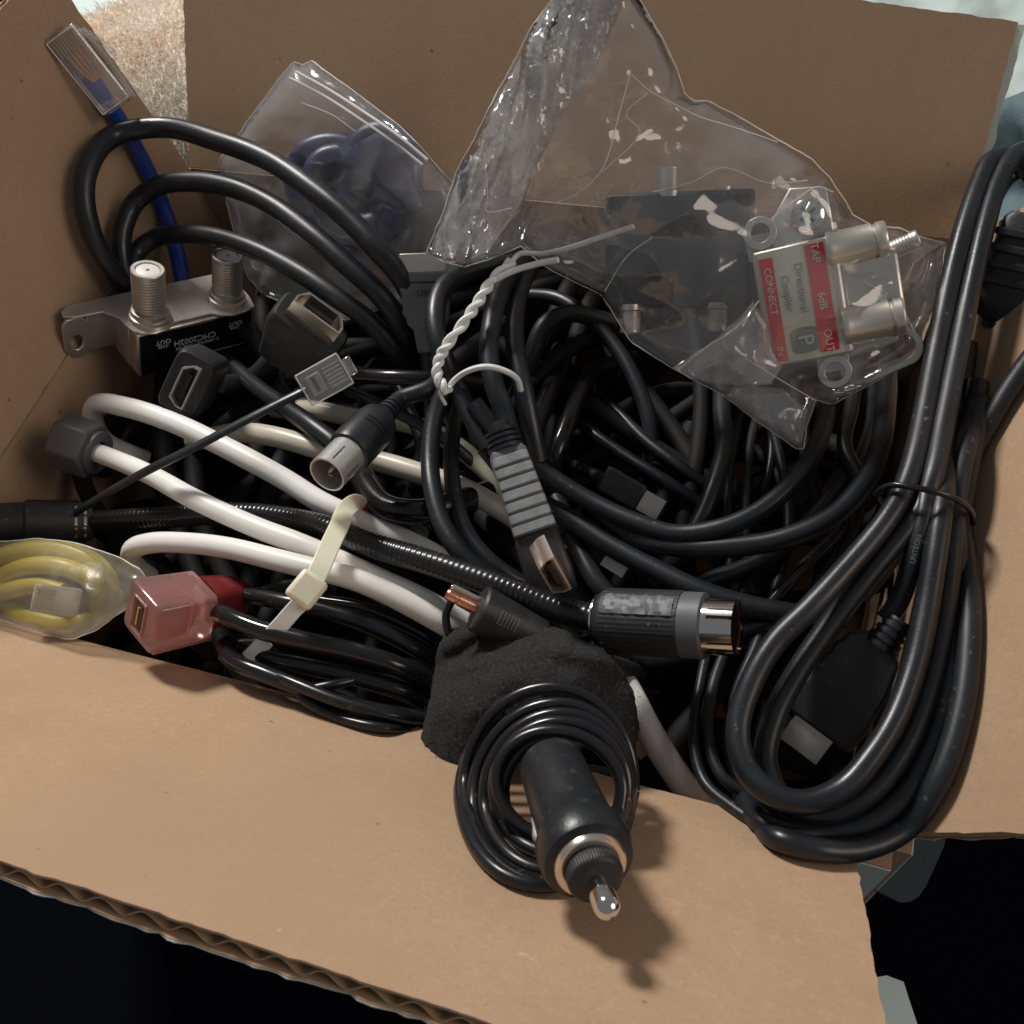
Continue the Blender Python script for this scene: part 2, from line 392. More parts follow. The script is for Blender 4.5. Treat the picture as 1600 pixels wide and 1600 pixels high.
# filled outline with interior points
def fill(outline, step, jit=.25):
    n = len(outline); xs = [p[0] for p in outline]; ys = [p[1] for p in outline]
    def inside(x, y):
        c = False; j = n - 1
        for i in range(n):
            xi, yi = outline[i][0], outline[i][1]; xj, yj = outline[j][0], outline[j][1]
            if (yi > y) != (yj > y) and x < (xj - xi) * (y - yi) / (yj - yi) + xi: c = not c
            j = i
        return c
    A = np.array([(p[0], p[1]) for p in outline]); B = np.roll(A, -1, 0)
    def dist(x, y):
        p = np.array((x, y)); d = B - A; t = np.clip(((p - A) * d).sum(1) / np.maximum((d * d).sum(1), 1e-12), 0, 1)
        return float(np.sqrt((((A + d * t[:, None]) - p) ** 2).sum(1)).min())
    vs = [Vector((p[0], p[1])) for p in outline]
    y = min(ys); r = 0
    while y < max(ys):
        x = min(xs) + (step / 2 if r % 2 else 0)
        while x < max(xs):
            a, b = x + random.uniform(-jit, jit) * step, y + random.uniform(-jit, jit) * step
            if inside(a, b) and dist(a, b) > step * .45: vs.append(Vector((a, b)))
            x += step
        y += step * .866; r += 1
    co, ed, fa, *_ = delaunay_2d_cdt(vs, [(i, (i + 1) % n) for i in range(n)], [list(range(n))], 1, 1e-9)
    de = [dist(c.x, c.y) for c in co]
    return co, [tuple(f) for f in fa], de, n
def dens(outline, step):
    out = []
    for i in range(len(outline)):
        a, b = outline[i], outline[(i + 1) % len(outline)]
        L = math.hypot(b[0] - a[0], b[1] - a[1]); k = max(1, int(L / step))
        for j in range(k): out.append(tuple(a[q] + (b[q] - a[q]) * j / k for q in range(len(a))))
    return out
def rbf(ctrl):
    A = np.array([c[:2] for c in ctrl], float) / 100; z = np.array([c[2] for c in ctrl], float); n = len(A)
    d = np.linalg.norm(A[:, None] - A[None], axis=2); K = np.zeros((n + 3, n + 3)); K[:n, :n] = d + np.eye(n) * .02
    K[:n, n] = 1; K[:n, n + 1:] = A; K[n, :n] = 1; K[n + 1:, :n] = A.T
    w = np.linalg.solve(K, np.concatenate([z, [0, 0, 0]]))
    def f(x, y):
        p = np.array((x, y)) / 100; return float(w[:n] @ np.linalg.norm(A - p, axis=1) + w[n] + w[n + 1:] @ p)
    return f
def bag(name, outline, ctrl, m, label, cat, puff=6, amp=2.2, step=7, pfreq=.02, stretch=None, seed=0, back=True, parent=None, creases=()):
    """closed pocket of film: outline (px,py), ctrl heights (px,py,z mm)"""
    h = rbf(ctrl); ol = dens(outline, step)
    ol = [(x + 1.3 * noise.noise(Vector((x * .06, y * .06, seed))), y + 1.3 * noise.noise(Vector((x * .06, y * .06, seed + 9)))) for x, y in ol]
    co, fa, de, n = fill(ol, step)
    rs = random.Random(seed); dirs = []
    for k in range(7):
        an = rs.uniform(0, math.pi); wl = rs.uniform(110, 260) if k < 5 else rs.uniform(50, 90)
        dirs.append((math.cos(an) / wl, math.sin(an) / wl, rs.random() * 9, (.8 if k < 5 else .42) * wl / 160))
    def wr(x, y, q):
        wx = x + 30 * noise.noise(Vector((x * .012, y * .012, seed + q))); wy = y + 30 * noise.noise(Vector((x * .012, y * .012, seed + 3 + q)))
        s = 0
        for i, (dx, dy, ph, a) in enumerate(dirs):
            t = wx * dx + wy * dy + ph + q * .37; t -= math.floor(t); g = .5 + .9 * noise.noise(Vector((x * .01, y * .01, i * 3.7 + q)))
            s += a * max(0, g) * (1 - 4 * abs(t - .5))
        s += .12 * noise.noise(Vector((x * .04, y * .04, q)))
        if stretch:
            ax, ay, fn, fa_ = stretch; w = fn(x, y)
            if w > 0:
                th = math.atan2(y - ay, x - ax); r = math.hypot(x - ax, y - ay)
                f = 0
                for o, (k, a2) in enumerate(((8, 1.3), (17, .8), (36, .35))):
                    u = th * k + 1.2 * noise.noise(Vector((th * 9, r * .006, o + q))) ; f += a2 * (1 - 2 * abs(2 * (u - math.floor(u)) - 1)) * (.6 + .8 * noise.noise(Vector((th * 14, r * .008, o + 20 + q))))
                s = s * (1 - .6 * w) + f * fa_ * w
        return s
    vs = []; fs = []; N = len(co)
    sides = (1, -1) if back else (1,)
    for sd in sides:
        for i, c in enumerate(co):
            e = min(1, de[i] / 45); e = math.sqrt(e * (2 - e)) if e < 1 else 1
            z = h(c.x, c.y) + sd * (puff * e) + amp * (.35 + .65 * e) * wr(c.x, c.y, 3 if sd > 0 else 50) * (1 if i >= n or sd > 0 else 1)
            vs.append(clear(P(c.x, c.y, z), .0012 if sd > 0 else .0005))
    fs = list(fa)
    if back:
        fs += [tuple(i + N for i in f)[::-1] for f in fa]
        for i in range(n): j = (i + 1) % n; fs.append((i, j, j + N, i + N))
    mb = MB(); mb.add(vs, fs)
    o = build(name, mb, m, parent, label, cat, sharp=75)
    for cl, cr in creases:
        build('crease_glint' if cr < .4 else 'zip_strip', MB().tube([clear(P(x, y, h(x, y) + puff + 1.6), .0022) for x, y in cl], cr * .001, 6, 5), GLINT_ZIP, o)  # thin pale tubes paint bright crease lines; the thick ones are zip strips
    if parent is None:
        build('rim_glint', MB().tube([(vs[i] + vs[i + N]) * .5 if back else vs[i] for i in range(0, n, 2)] + [vs[0]], 0.00017, 6, 2), GLINT_ZIP, o)  # pale tube paints the bright rim line of the film
    return o

# ------------------------------------------------------------------ carton
box = thing('cardboard_box', Vector((W / 2, D / 2, -H)), 'open brown cardboard box full of cables with its flaps folded out', 'cardboard box')
T = .0042
def slab(O, U, V, outline, t0, t1, jit=0, step=.009, wav=.0004, seed=0):
    """outline in (u,v) metres; slab between offsets t0..t1 along N=UxV"""
    N = U.cross(V).normalized(); ol = dens(outline, .0022 if jit else .006)
    ol = [(u + jit * noise.noise(Vector((u * 900, v * 900, seed))), v + jit * noise.noise(Vector((u * 900, v * 900, seed + 5)))) for u, v in ol]
    co, fa, de, n = fill(ol, step); M = len(co); vs = []
    for t in (t0, t1):
        for c in co: vs.append(O + U * c.x + V * c.y + N * (t + wav * noise.noise(Vector((c.x * 22, c.y * 22, seed * 3.1)))))
    fs = list(fa) + [tuple(i + M for i in f)[::-1] for f in fa] + [(i, (i + 1) % n, (i + 1) % n + M, i + M) for i in range(n)]
    mb = MB(); mb.add(vs, fs); return mb
def uv_of(px, py, O, U, V):
    p = Pp(px, py, O, U.cross(V).normalized()) - O; return (p.dot(U), p.dot(V))
X3, Y3, Z3 = Vector((1, 0, 0)), Vector((0, 1, 0)), Vector((0, 0, 1))
def flap(label, O, U, V, outl, flute_dir, km=None, wavelen=.0088, jitter=.0006, seed=0, ext=0):
    """N=UxV must point to the outside (away from the viewer)"""
    f = build('flap', slab(O, U, V, outl, 0, .0005, jitter, seed=seed), km or KRAFT, box, label=label)
    build('outer_liner', slab(O, U, V, outl, T - .0006, T - .0003, jitter * 1.2, seed=seed + .3), FLUTE, f)
    build('white_facing', slab(O, U, V, [(a_ - (ext if a_ < W * .4 else 0), b_) for a_, b_ in outl], T - .00028, T, jitter * 1.6, seed=seed + .3), LINER, f)
    N = U.cross(V).normalized(); mb = MB()
    # corrugated medium: sine sheet between the liners, clipped to the outline
    us = [p[0] for p in outl]; vsx = [p[1] for p in outl]
    a_i, b_i = (0, 1) if flute_dir == 'v' else (1, 0)
    lo, hi = min(p[a_i] for p in outl), max(p[a_i] for p in outl)
    k = int((hi - lo) / (wavelen / 14)); prev = None
    for i in range(k + 1):
        a = lo + (hi - lo) * i / k; cr = []
        for q in range(len(outl)):
            p1, p2 = outl[q], outl[(q + 1) % len(outl)]
            if (p1[a_i] > a) != (p2[a_i] > a): cr.append(p1[b_i] + (p2[b_i] - p1[b_i]) * (a - p1[a_i]) / (p2[a_i] - p1[a_i]))
        if len(cr) < 2: prev = None; continue
        b0, b1 = min(cr) + .0006, max(cr) - .0006
        ph = 2 * math.pi * a / wavelen; z = T / 2 + (T / 2 - .0011) * math.sin(ph + .5 * math.sin(a * 60))
        cur = []
        for b in (b0, b1):
            for dz in (0, .00032):
                uv = (a, b) if a_i == 0 else (b, a); cur.append(O + U * uv[0] + V * uv[1] + N * (z + dz))
        if prev: mb.add(prev + cur, [(0, 2, 6, 4), (1, 5, 7, 3), (0, 4, 5, 1), (2, 3, 7, 6)])
        prev = cur
    build('fluting', mb, FLUTE, f, sharp=80); return f
# walls
def wall(O, U, V, a, b, seed):
    w = build('wall', slab(O, U, V, [(0, 0), (a, 0), (a, b), (0, b)], 0, T, seed=seed), KRAFT, box)
    build('white_facing', slab(O, U, V, [(0, .0005), (a, .0005), (a, b), (0, b)], T + .00005, T + .0004, seed=seed), LINER, w)
    return w
wall(Vector((0, 0, 0)), Y3, -Z3, D, H, 1)               # left, back, right, front wall
wall(Vector((0, D, 0)), X3, -Z3, W, H, 2)
wall(Vector((W, D, 0)), -Y3, -Z3, D, H, 3)
wall(Vector((W, 0, 0)), -X3, -Z3, W, H, 4)
build('bottom_panel', slab(Vector((0, 0, -H)), Y3, X3, [(0, 0), (D, 0), (D, W), (0, W)], -.0002, T, seed=6), KRAFT, box)
# flaps: U along hinge, V outwards, N = U x V away from the viewer
def mk(O, U, V, px):
    return [uv_of(x, y, O, U, V) for x, y in px]
th = rad(48); V = Vector((0, -math.cos(th), math.sin(th))); O = Vector((0, -.0003, .0003))
U = X3; 
o1 = uv_of(1336, 1352, O, U, V); o2 = uv_of(1385, 1612, O, U, V); o3 = uv_of(0, 1345, O, U, V); o4 = uv_of(770, 1600, O, U, V)
sl = (o4[1] - o3[1]) / (o4[0] - o3[0])
L0 = o3[1] - sl * o3[0]
uR = (o1[0] + (o2[0] - o1[0]) * 1.0)
bot = L0 + sl * uR
outl = [(0, 0), (o1[0] - .002, 0), (o1[0], .002), (uR, o2[1]), (uR + .001, max(bot, o2[1] + .004)), (0, L0)]
print('front flap uv', outl)
def zfront(px, py): return 1000 * Pp(px, py, Vector((0, 0, 0)), Vector((0, .743, .669))).z
flap('front flap folded down towards the viewer with wavy cut edge', O, U, V, outl, 'v', seed=11)
th = rad(50); V = Vector((0, math.cos(th), math.sin(th))); O = Vector((W, D + .0003, .0003)); U = -X3
b1 = uv_of(1590, 35, O, U, V); b2 = uv_of(1320, -8, O, U, V); b3 = uv_of(285, -120, O, U, V); 
b2 = uv_of(1310, -5, O, U, V); outl = [(-.001, 0), (b1[0], b1[1]), (b2[0], b2[1]), (W, b2[1] + .012), (W, 0)]
print('back', outl, b2)
flap('upright back flap behind the clear bags', O, U, V, outl, 'v', seed=12, ext=.0026)
th = rad(80); V = Vector((-math.cos(th), 0, math.sin(th))); O = Vector((-.0003, D, .0003)); U = -Y3
outl = [(0, 0), (.0, .085), (D, .085), (D, 0)]
flap('upright left flap behind the blue ethernet cable', O, U, V, outl, 'v', KRAFTY, seed=13)
th = rad(50); V = Vector((math.cos(th), 0, math.sin(th))); O = Vector((W + .0003, 0, .0003)); U = Y3
outl = [(.004, 0), (.004, .075), (D - .002, .075), (D - .002, 0)]
flap('right flap leaning outwards behind the looped cables', O, U, V, outl, 'v', KRAFTY, seed=14)

# ------------------------------------------------------------------ bedding round the box
def cloth(name, x0, x1, y0, y1, z, amp, n, m, seed, freq=9, **kw):
    mb = MB(); vs = []; fs = []
    nx = n; ny = int(n * (y1 - y0) / (x1 - x0)) + 1
    for j in range(ny + 1):
        for i in range(nx + 1):
            x = x0 + (x1 - x0) * i / nx; y = y0 + (y1 - y0) * j / ny
            v = noise.fractal(Vector((x * freq + seed, y * freq, seed)), 1.0, 2.0, 4)
            vs.append((x, y, z + amp * (v * .5 + .5 * abs(v))))
    for j in range(ny):
        for i in range(nx):
            a = j * (nx + 1) + i; fs.append((a, a + 1, a + nx + 2, a + nx + 1))
    mb.add(vs, fs); return build(name, mb, m, **kw)
cloth('ground', -3, 3, -3, 3, -H - .024, .010, 220, NAVYCL, 3, kind='structure')
# pale sheet behind the box, teal cloth on the right
def drape(name, outl, ctrl, m, label, cat, thick=.006, amp=3, f=.009, seed=0, step=8, **kw):
    """solid cloth: outline px, heights; closed underneath"""
    h = rbf(ctrl); co, fa, de, n = fill(dens(outl, step), step); N = len(co); vs = []
    for sd in (0, 1):
        for c in co:
            w = sum(noise.noise(Vector((c.x * f * 2 ** o + seed, c.y * f * 2 ** o, o * 5.0))) / 2.4 ** o for o in range(3))
            vs.append(P(c.x, c.y, h(c.x, c.y) + amp * w) - Vector((0, 0, thick * sd * min(1, .15 + de[len(vs) % N] / 30))))
    fs = list(fa) + [tuple(i + N for i in q)[::-1] for q in fa] + [(i, (i + 1) % n, (i + 1) % n + N, i + N) for i in range(n)]
    mb = MB(); mb.add(vs, fs); return build(name, mb, m, None, label, cat, **kw)
drape('bed_sheet', [(60, -260), (330, -260), (330, 120), (320, 300), (150, 300), (60, 150)],
      [(60, -260, -90), (330, -260, -90), (330, 300, -120), (60, 200, -120)], MINT, 'pale mint sheet showing in the gap between left and back flaps', 'sheet', seed=4, amp=6, step=8)
drape('pillow', [(1240, -180), (1750, -160), (1800, 180), (1600, 255), (1470, 420), (1420, 380), (1500, 200), (1380, 60)],
      [(1240, -180, -60), (1750, -160, -60), (1800, 180, -90), (1600, 255, -100), (1450, 420, -110)], MINT, 'pale green fabric behind the right edge of the back flap', 'fabric', seed=8, amp=6, step=8)
drape('teal_cloth', [(1545, 165), (1750, 80), (1900, 300), (1900, 700), (1640, 700), (1530, 420), (1515, 300)],
      [(1545, 165, -55), (1750, 80, -50), (1900, 300, -70), (1640, 700, -100), (1515, 350, -100)], TEAL, 'dark teal cloth at the top right corner beside the looped cable', 'cloth', seed=12, amp=6, step=8)
drape('grey_cloth', [(1300, 1270), (1480, 1285), (1476, 1320), (1462, 1352), (1446, 1386), (1436, 1400), (1424, 1408), (1408, 1410), (1390, 1402), (1330, 1372), (1290, 1330)],
      [(1300, 1270, -42), (1480, 1285, -42), (1432, 1400, -46), (1290, 1330, -44)], mat('slate_cloth', (.035, .05, .055), .9, bump=[(700, .5)]), 'slate grey cloth corner below the hanging cable loops', 'cloth', seed=21, amp=.6, step=8)
drape('paper_sheet', [(1355, 1530), (1385, 1524), (1412, 1534), (1420, 1560), (1440, 1620), (1350, 1640)],
      [(1355, 1530, -70), (1412, 1534, -72), (1440, 1620, -76), (1350, 1640, -72)], PAPER, 'small pale paper lying by the bottom right corner of the front flap', 'paper', thick=.001, amp=.8, seed=31, step=8)
# fur
mb = MB(); c0 = P(245, 160, -95); r0 = .075
for i in range(22000):
    a = random.uniform(0, 2 * math.pi); b = random.uniform(-.2, 1); q = math.sqrt(1 - b * b) if abs(b) < 1 else 0
    n = Vector((q * math.cos(a), q * math.sin(a), b)); p = c0 + Vector((n.x * r0, n.y * r0, n.z * r0 * .55))
    d = (n * .6 + Vector((.1, -.9, -.5)) + Vector((random.gauss(0, .45), random.gauss(0, .45), random.gauss(0, .45)))).normalized()
    w = d.orthogonal().normalized() * .00035; L = random.uniform(.006, .014)
    m1 = p + d * L * .5 + n * .004
    mb.add([p - w, p + w, m1 + w * .7, m1 - w * .7, p + d * L], [(0, 1, 2, 3), (3, 2, 4)])
fur = thing('fur_throw', c0 - Vector((0, 0, .04)), 'fluffy cream and ginger fur behind the corner gap of the box', 'fur')
mb2 = MB(); 
for i in range(17):
    pass
mb2.lathe(Matrix.Translation(c0) @ Matrix.Rotation(rad(90), 4, 'Y') @ Matrix.Diagonal((1, 1, 1, 1)), [(r0 * .53 * math.cos(rad(180 - k * 12)), r0 * .97 * math.sin(rad(180 - k * 12))) for k in range(16)], 32)
build('core', mb2, FUR, fur); build('fur', mb, FUR, fur, kind='stuff', smooth=False)

# ------------------------------------------------------------------ connectors
def fconn(F, h, r, parent, nut=1.25, label=None):
    """threaded F connector along local X, height h, radius r (local units)"""
    prof = [(0, r * nut), (h * .10, r * nut), (h * .11, r * 1.12), (h * .2, r * 1.12), (h * .21, r * .9)]
    x = h * .24
    while x < h * .93:
        prof += [(x, r * .972), (x + h * .018, r), (x + h * .036, r), (x + h * .052, r * .972)]; x += h * .056
    prof += [(h * .95, r), (h * .985, r), (h, r * .94), (h, r * .74), (h * .93, r * .72), (h * .93, 0)]
    mb = MB().lathe(F, prof, 36); c = build('connector', mb, NICK, parent, label=label)
    i = MB().lathe(F, [(h * .92, r * .70), (h * .975, r * .70), (h * .985, r * .64), (h * .985, r * .13), (h * .95, r * .12), (h * .95, 0)], 28)
    build('insulator', i, WPL, c); 
    build('socket', MB().lathe(F, [(h * .951, r * .12), (h * .953, .01)], 12), DARK, c); return c
def strain(F, xs, r0, r1, mb):
    """ribbed strain relief from x=0 backwards"""
    n = 4; prof = []
    for i in range(n):
        a = -xs * i / n; b = -xs * (i + .62) / n; c = -xs * (i + 1) / n; ra = r0 + (r1 - r0) * i / n
        prof += [(a, ra), (b, ra * .98), (b - .01, ra * .82), (c + .01, ra * .82)]
    prof += [(-xs, r1), (-xs * 1.1, r1 * .9)]
    return mb.lathe(F, prof[::-1], 24)
HD = [(-.5, .22), (-.5, .04), (-.36, -.22), (.36, -.22), (.5, .04), (.5, .22)]          # HDMI outline (unit width)
def hdmi_shell(F, w, x0, x1, parent, m=NICK, inner=DARK, sy=1, sz=1):
    o = [(a * w * sy, b * w * sz) for a, b in HD]
    s = build('plug_shell', MB().shell(F, o, x0, x1, .80), m, parent, bevel=0)
    build('contact_tongue', MB().box(F, x0 + (x1 - x0) * .2, x1 - (x1 - x0) * .12, -w * .30 * sy, w * .30 * sy, -.02 * w, .07 * w * sz), inner, s)
    mb = MB()
    for k in range(9):
        y = (-.26 + .52 * k / 8) * w * sy; mb.box(F, x0 + (x1 - x0) * .3, x1 - (x1 - x0) * .15, y - .012 * w, y + .012 * w, .07 * w * sz, .085 * w * sz)
    build('contact', mb, GOLD if inner is not BROWNC else WARMNI, s, kind='stuff', smooth=False)
    return s

# ---- silver splitter with black label (left)
O = P(215, 527, 6)
F = frame3(O, (.923, -.23, -.31), (0, -.8, .6))
sp = thing('cable_splitter', O, 'nickel two-way coax splitter with black label and two upright connectors, by the left wall', 'cable splitter')
body = build('case', MB().box(F, 0, 205, 4, 108, -84, 0), NICK, sp, bevel=.0009)
# raised lip round the case top and rounded flange plate
pl = [(-6, 30), (-2, 12), (8, 0), (26, -6), (48, -4), (60, 6), (72, 10), (128, 10), (140, 0), (160, -7), (184, -5), (204, 2), (210, 30), (210, 100), (204, 110), (-10, 110), (-64, 108), (-78, 96), (-80, 84), (-66, 76), (-22, 74), (-6, 50)]
build('top_flange', MB().prism(F, pl, .6, 5, 'z'), NICK, sp, bevel=.0003)
lug = [(-84, -2), (-84, -62), (-74, -76), (-56, -78), (-44, -66), (-44, -2)]
lg = MB()
hole = [(-64 + 11 * math.cos(rad(a)), -48 + 14 * math.sin(rad(a))) for a in range(0, 360, 30)]
Fl = F @ Matrix.Translation((0, 84, 0)) @ Matrix.Rotation(rad(90), 4, 'X')
def plate_with_hole(mb, Fm, outer, cx, cy, rx, ry, t0, t1, n=24):
    vs = [];
    ang = [2 * math.pi * k / n for k in range(n)]
    def hit(a):
        best = 0
        for i in range(len(outer)):
            (x1, y1), (x2, y2) = outer[i], outer[(i + 1) % len(outer)]
            dx, dy = math.cos(a), math.sin(a); ex, ey = x2 - x1, y2 - y1; den = dx * ey - dy * ex
            if abs(den) < 1e-9: continue
            t = ((x1 - cx) * ey - (y1 - cy) * ex) / den; u = ((x1 - cx) * dy - (y1 - cy) * dx) / den
            if t > 0 and -1e-6 <= u <= 1 + 1e-6: best = max(best, t)
        return (cx + math.cos(a) * best, cy + math.sin(a) * best)
    for t in (t0, t1):
        for a in ang: vs.append(Fm @ Vector((*hit(a), t)))
        for a in ang: vs.append(Fm @ Vector((cx + rx * math.cos(a), cy + ry * math.sin(a), t)))
    fs = []
    for k in range(n):
        j = (k + 1) % n
        fs += [(k, j, n + j, n + k), (2 * n + k, 3 * n + k, 3 * n + j, 2 * n + j), (k, 2 * n + k, 2 * n + j, j), (n + k, n + j, 3 * n + j, 3 * n + k)]
    return mb.add(vs, fs)
plate_with_hole(lg, Fl, lug, -64, -48, 10, 14, -3, 3)
lg.box(F, -46, 2, 81, 87, -70, -1); lg.box(F, -2, 2, 30, 86, -80, -1)
build('mounting_lug', lg, NICK, sp, bevel=.0003)
build('label_plate', MB().box(F, 4, 198, 1.2, 3.6, -80, -4), BLKLAB, sp)
Ft = F @ Matrix.Translation((0, .9, 0)) @ Matrix.Rotation(rad(90), 4, 'X')
def ft(x, z, flip=True): return Ft @ Matrix.Translation((x, z, 0)) @ (Matrix.Rotation(math.pi, 4, 'Z') if flip else Matrix.Identity(4))
text('CMC2002H', ft(96, -31), 15, WPRINT, sp, sx=1)
text('5-1000MHz  130dB RFI', ft(100, -42), 8, WPRINT, sp)
text('OUT', ft(42, -22), 12, WPRINT, sp); text('-3.5dB', ft(42, -31), 7, WPRINT, sp)
text('OUT', ft(168, -20), 12, WPRINT, sp); text('-3.5dB', ft(168, -29), 7, WPRINT, sp)
text('DIGITAL', ft(88, -54), 11, REDPR, sp)
build('label_line', MB().box(F, 60, 190, .6, 1.4, -66, -65), WPRINT, sp)
fconn(F @ Matrix.Translation((36, 32, 4)) @ Matrix.Rotation(rad(-90), 4, 'Y'), 92, 25.5, sp)
fconn(F @ Matrix.Translation((170, 34, 4)) @ Matrix.Rotation(rad(-90), 4, 'Y'), 88, 24.5, sp)

# ------------------------------------------------------------------ cables: upper left loops
t = thing('thick_cable', P(400, 400, 0), 'thick black cable coiled in three big arcs at the upper left of the box', 'cable')
mb = MB()
a, r = tw([(330, 560, -34), (240, 500, -22), (183, 432, -4), (147, 375, 10), (131, 305, 22), (143, 248, 30), (180, 211, 34), (255, 199, 36), (340, 220, 37), (419, 250, 37), (487, 295, 36), (542, 340, 33), (590, 390, 28), (625, 430, 20), (650, 480, 8), (665, 560, -20)], 33, ex=.0045)
mb.tube(a, r)
a, r = tw([(350, 560, -36), (262, 520, -22), (205, 450, -6), (190, 395, 6), (193, 355, 14), (212, 315, 20), (250, 290, 24), (305, 284, 26), (360, 292, 27), (419, 317, 27), (487, 366, 26), (542, 414, 22), (590, 457, 16), (625, 505, 6), (650, 580, -18)], 31, ex=.0045)
mb.tube(a, r)
a, r = tw([(380, 560, -38), (290, 520, -24), (222, 455, -12), (207, 425, -4), (216, 392, 3), (245, 371, 8), (292, 366, 12), (344, 372, 15), (412, 396, 17), (481, 434, 17), (530, 468, 14), (575, 500, 8), (615, 545, -2), (655, 600, -22)], 29, ex=.0045)
mb.tube(a, r)
build('cable', mb, BLKM, t)

# ---- blue ethernet cable with clear plug, leaning on the left flap
t = thing('ethernet_cable', P(240, 300, 0), 'blue ethernet cable with clear latch plug standing against the left flap', 'ethernet cable')
a, r = tw([(140, 118, 20), (158, 146, 10), (180, 178, 0), (207, 222, 0), (236, 278, 0), (260, 338, 0), (277, 398, -5), (290, 470, -16)], 25)
build('cable', MB().tube(a, r), BLUE, t)
pa, pb = P(108, 58, 58), P(177, 165, 53)
F = frp(clear(P(142, 112, 0), .0062), 57.5, 0, 8)
pb_ = MB().loft(F, [(-66, 24, 15), (-64, 27, 17), (40, 28, 18), (58, 26, 16), (62, 20, 12)], 20, 7)
p = build('plug_body', pb_, CLEAR, t)
mb = MB()
for k in range(8): mb.box(F, -60, -34, -20 + k * 5, -17.5 + k * 5, 6, 17)
build('contact', mb, GOLD, p, kind='stuff', smooth=False)
mb = MB(); colr = []
def plug_edge_glints(F, x0, x1, hy, hz, par, r=1.1):  # pale tubes paint the light caught along clear plug edges
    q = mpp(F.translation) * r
    for (y, z) in ((hy, hz), (-hy, hz), (hy, -hz), (-hy, -hz)): build('edge', MB().tube([F @ Vector((x0, y, z)), F @ Vector((x1, y, z))], q, 6, 2), GLINT_ZIP, par)
    for x in (x0, x1): build('edge', MB().tube([F @ Vector((x, -hy, hz)), F @ Vector((x, hy, hz))], q, 6, 2), GLINT_ZIP, par)
plug_edge_glints(F, -62, 56, 25, 15, p)
for k in range(5): mb.tube([F @ Vector((-36, -14 + 7 * k, 4)), F @ Vector((-8, -12 + 6 * k, 0)), F @ Vector((14, -6 + 3 * k, -2))], mpp(P(140, 110, 56)) * 2.6, 8, 4)
build('wire', mb, mat('orange_wire', (.55, .25, .10), .5), p, kind='stuff')
lt = MB().tube([F @ Vector((-64, 24, 6)), F @ Vector((-30, 34, 10)), F @ Vector((10, 36, 12)), F @ Vector((62, 32, 10))], mpp(P(140, 110, 56)) * 4.5, 10, 6, flat=(1.2, .7, Vector((0, 0, 1))))
build('latch', lt, CLEAR, p)
lt = MB().tube([F @ Vector((-52, 32, 4)), F @ Vector((-20, 44, 0)), F @ Vector((2, 46, -4))], mpp(P(140, 110, 56)) * 3.5, 8, 6)
build('latch_tab', lt, CLEAR, p)

# ---- small zip bag and navy cord in it
bag('zip_bag', [(345, 245), (376, 206), (392, 180), (412, 155), (437, 120), (459, 98), (466, 104), (487, 95), (560, 148), (620, 193), (656, 228), (694, 272), (720, 300), (735, 360), (720, 430), (640, 470), (540, 500), (460, 480), (410, 460), (385, 430), (370, 380), (352, 310), (360, 290), (341, 265)],
    [(345, 245, 26), (460, 98, 50), (487, 95, 50), (650, 225, 44), (694, 272, 36), (735, 360, 14), (720, 430, -2), (540, 500, -22), (410, 460, -22), (370, 380, -4), (500, 300, 16), (590, 290, 22)], FILM2,
    'small milky zip bag leaning on the back flap, holding a navy cord', 'plastic bag', puff=6, amp=1.5, step=6, seed=5, creases=(([(452, 122), (500, 146), (560, 184), (615, 222), (660, 258)], .45), ([(462, 112), (510, 138), (570, 176), (625, 214), (668, 250)], .45), ([(470, 160), (520, 180), (555, 205)], .12)))
mb = MB(); mb.box(fr(575, 180, 62, 33, 0), -95, 105, -2.2, 2.2, -1, 5)
t = thing('navy_cord', P(560, 320, 20), 'coiled navy blue cord inside the small zip bag', 'cord')
mb = MB()
for (cx, cy, rx, ry, ro, w, z) in ((545, 300, 92, 66, 35, 36, 34), (548, 296, 66, 46, 38, 34, 38), (556, 330, 88, 62, 48, 34, 26), (590, 285, 52, 78, 8, 40, 36), (535, 322, 58, 40, 42, 32, 34)):
    l = []
    for k in range(14):
        a = 2 * math.pi * k / 13; c, s_ = math.cos(a), math.sin(a); ca, sa = math.cos(rad(ro)), math.sin(rad(ro))
        y = cy + rx * c * sa + ry * s_ * ca; l.append((cx + rx * c * ca - ry * s_ * sa, y, z - 21 - (y - 280) * .16 + 2 * s_))
    a, r = tw(l, w); mb.tube(a, r, 14, 5)
build('cord', mb, NAVY, t)
F = fr(592, 262, 20, 62, 10)
build('cord_wrap', MB().loft(F, [(-44, 30, 16), (-30, 42, 22), (10, 46, 24), (50, 44, 22), (84, 38, 16)], 28, 2.6), NAVY, t)
F = fr(560, 178, 60, 33, 0)

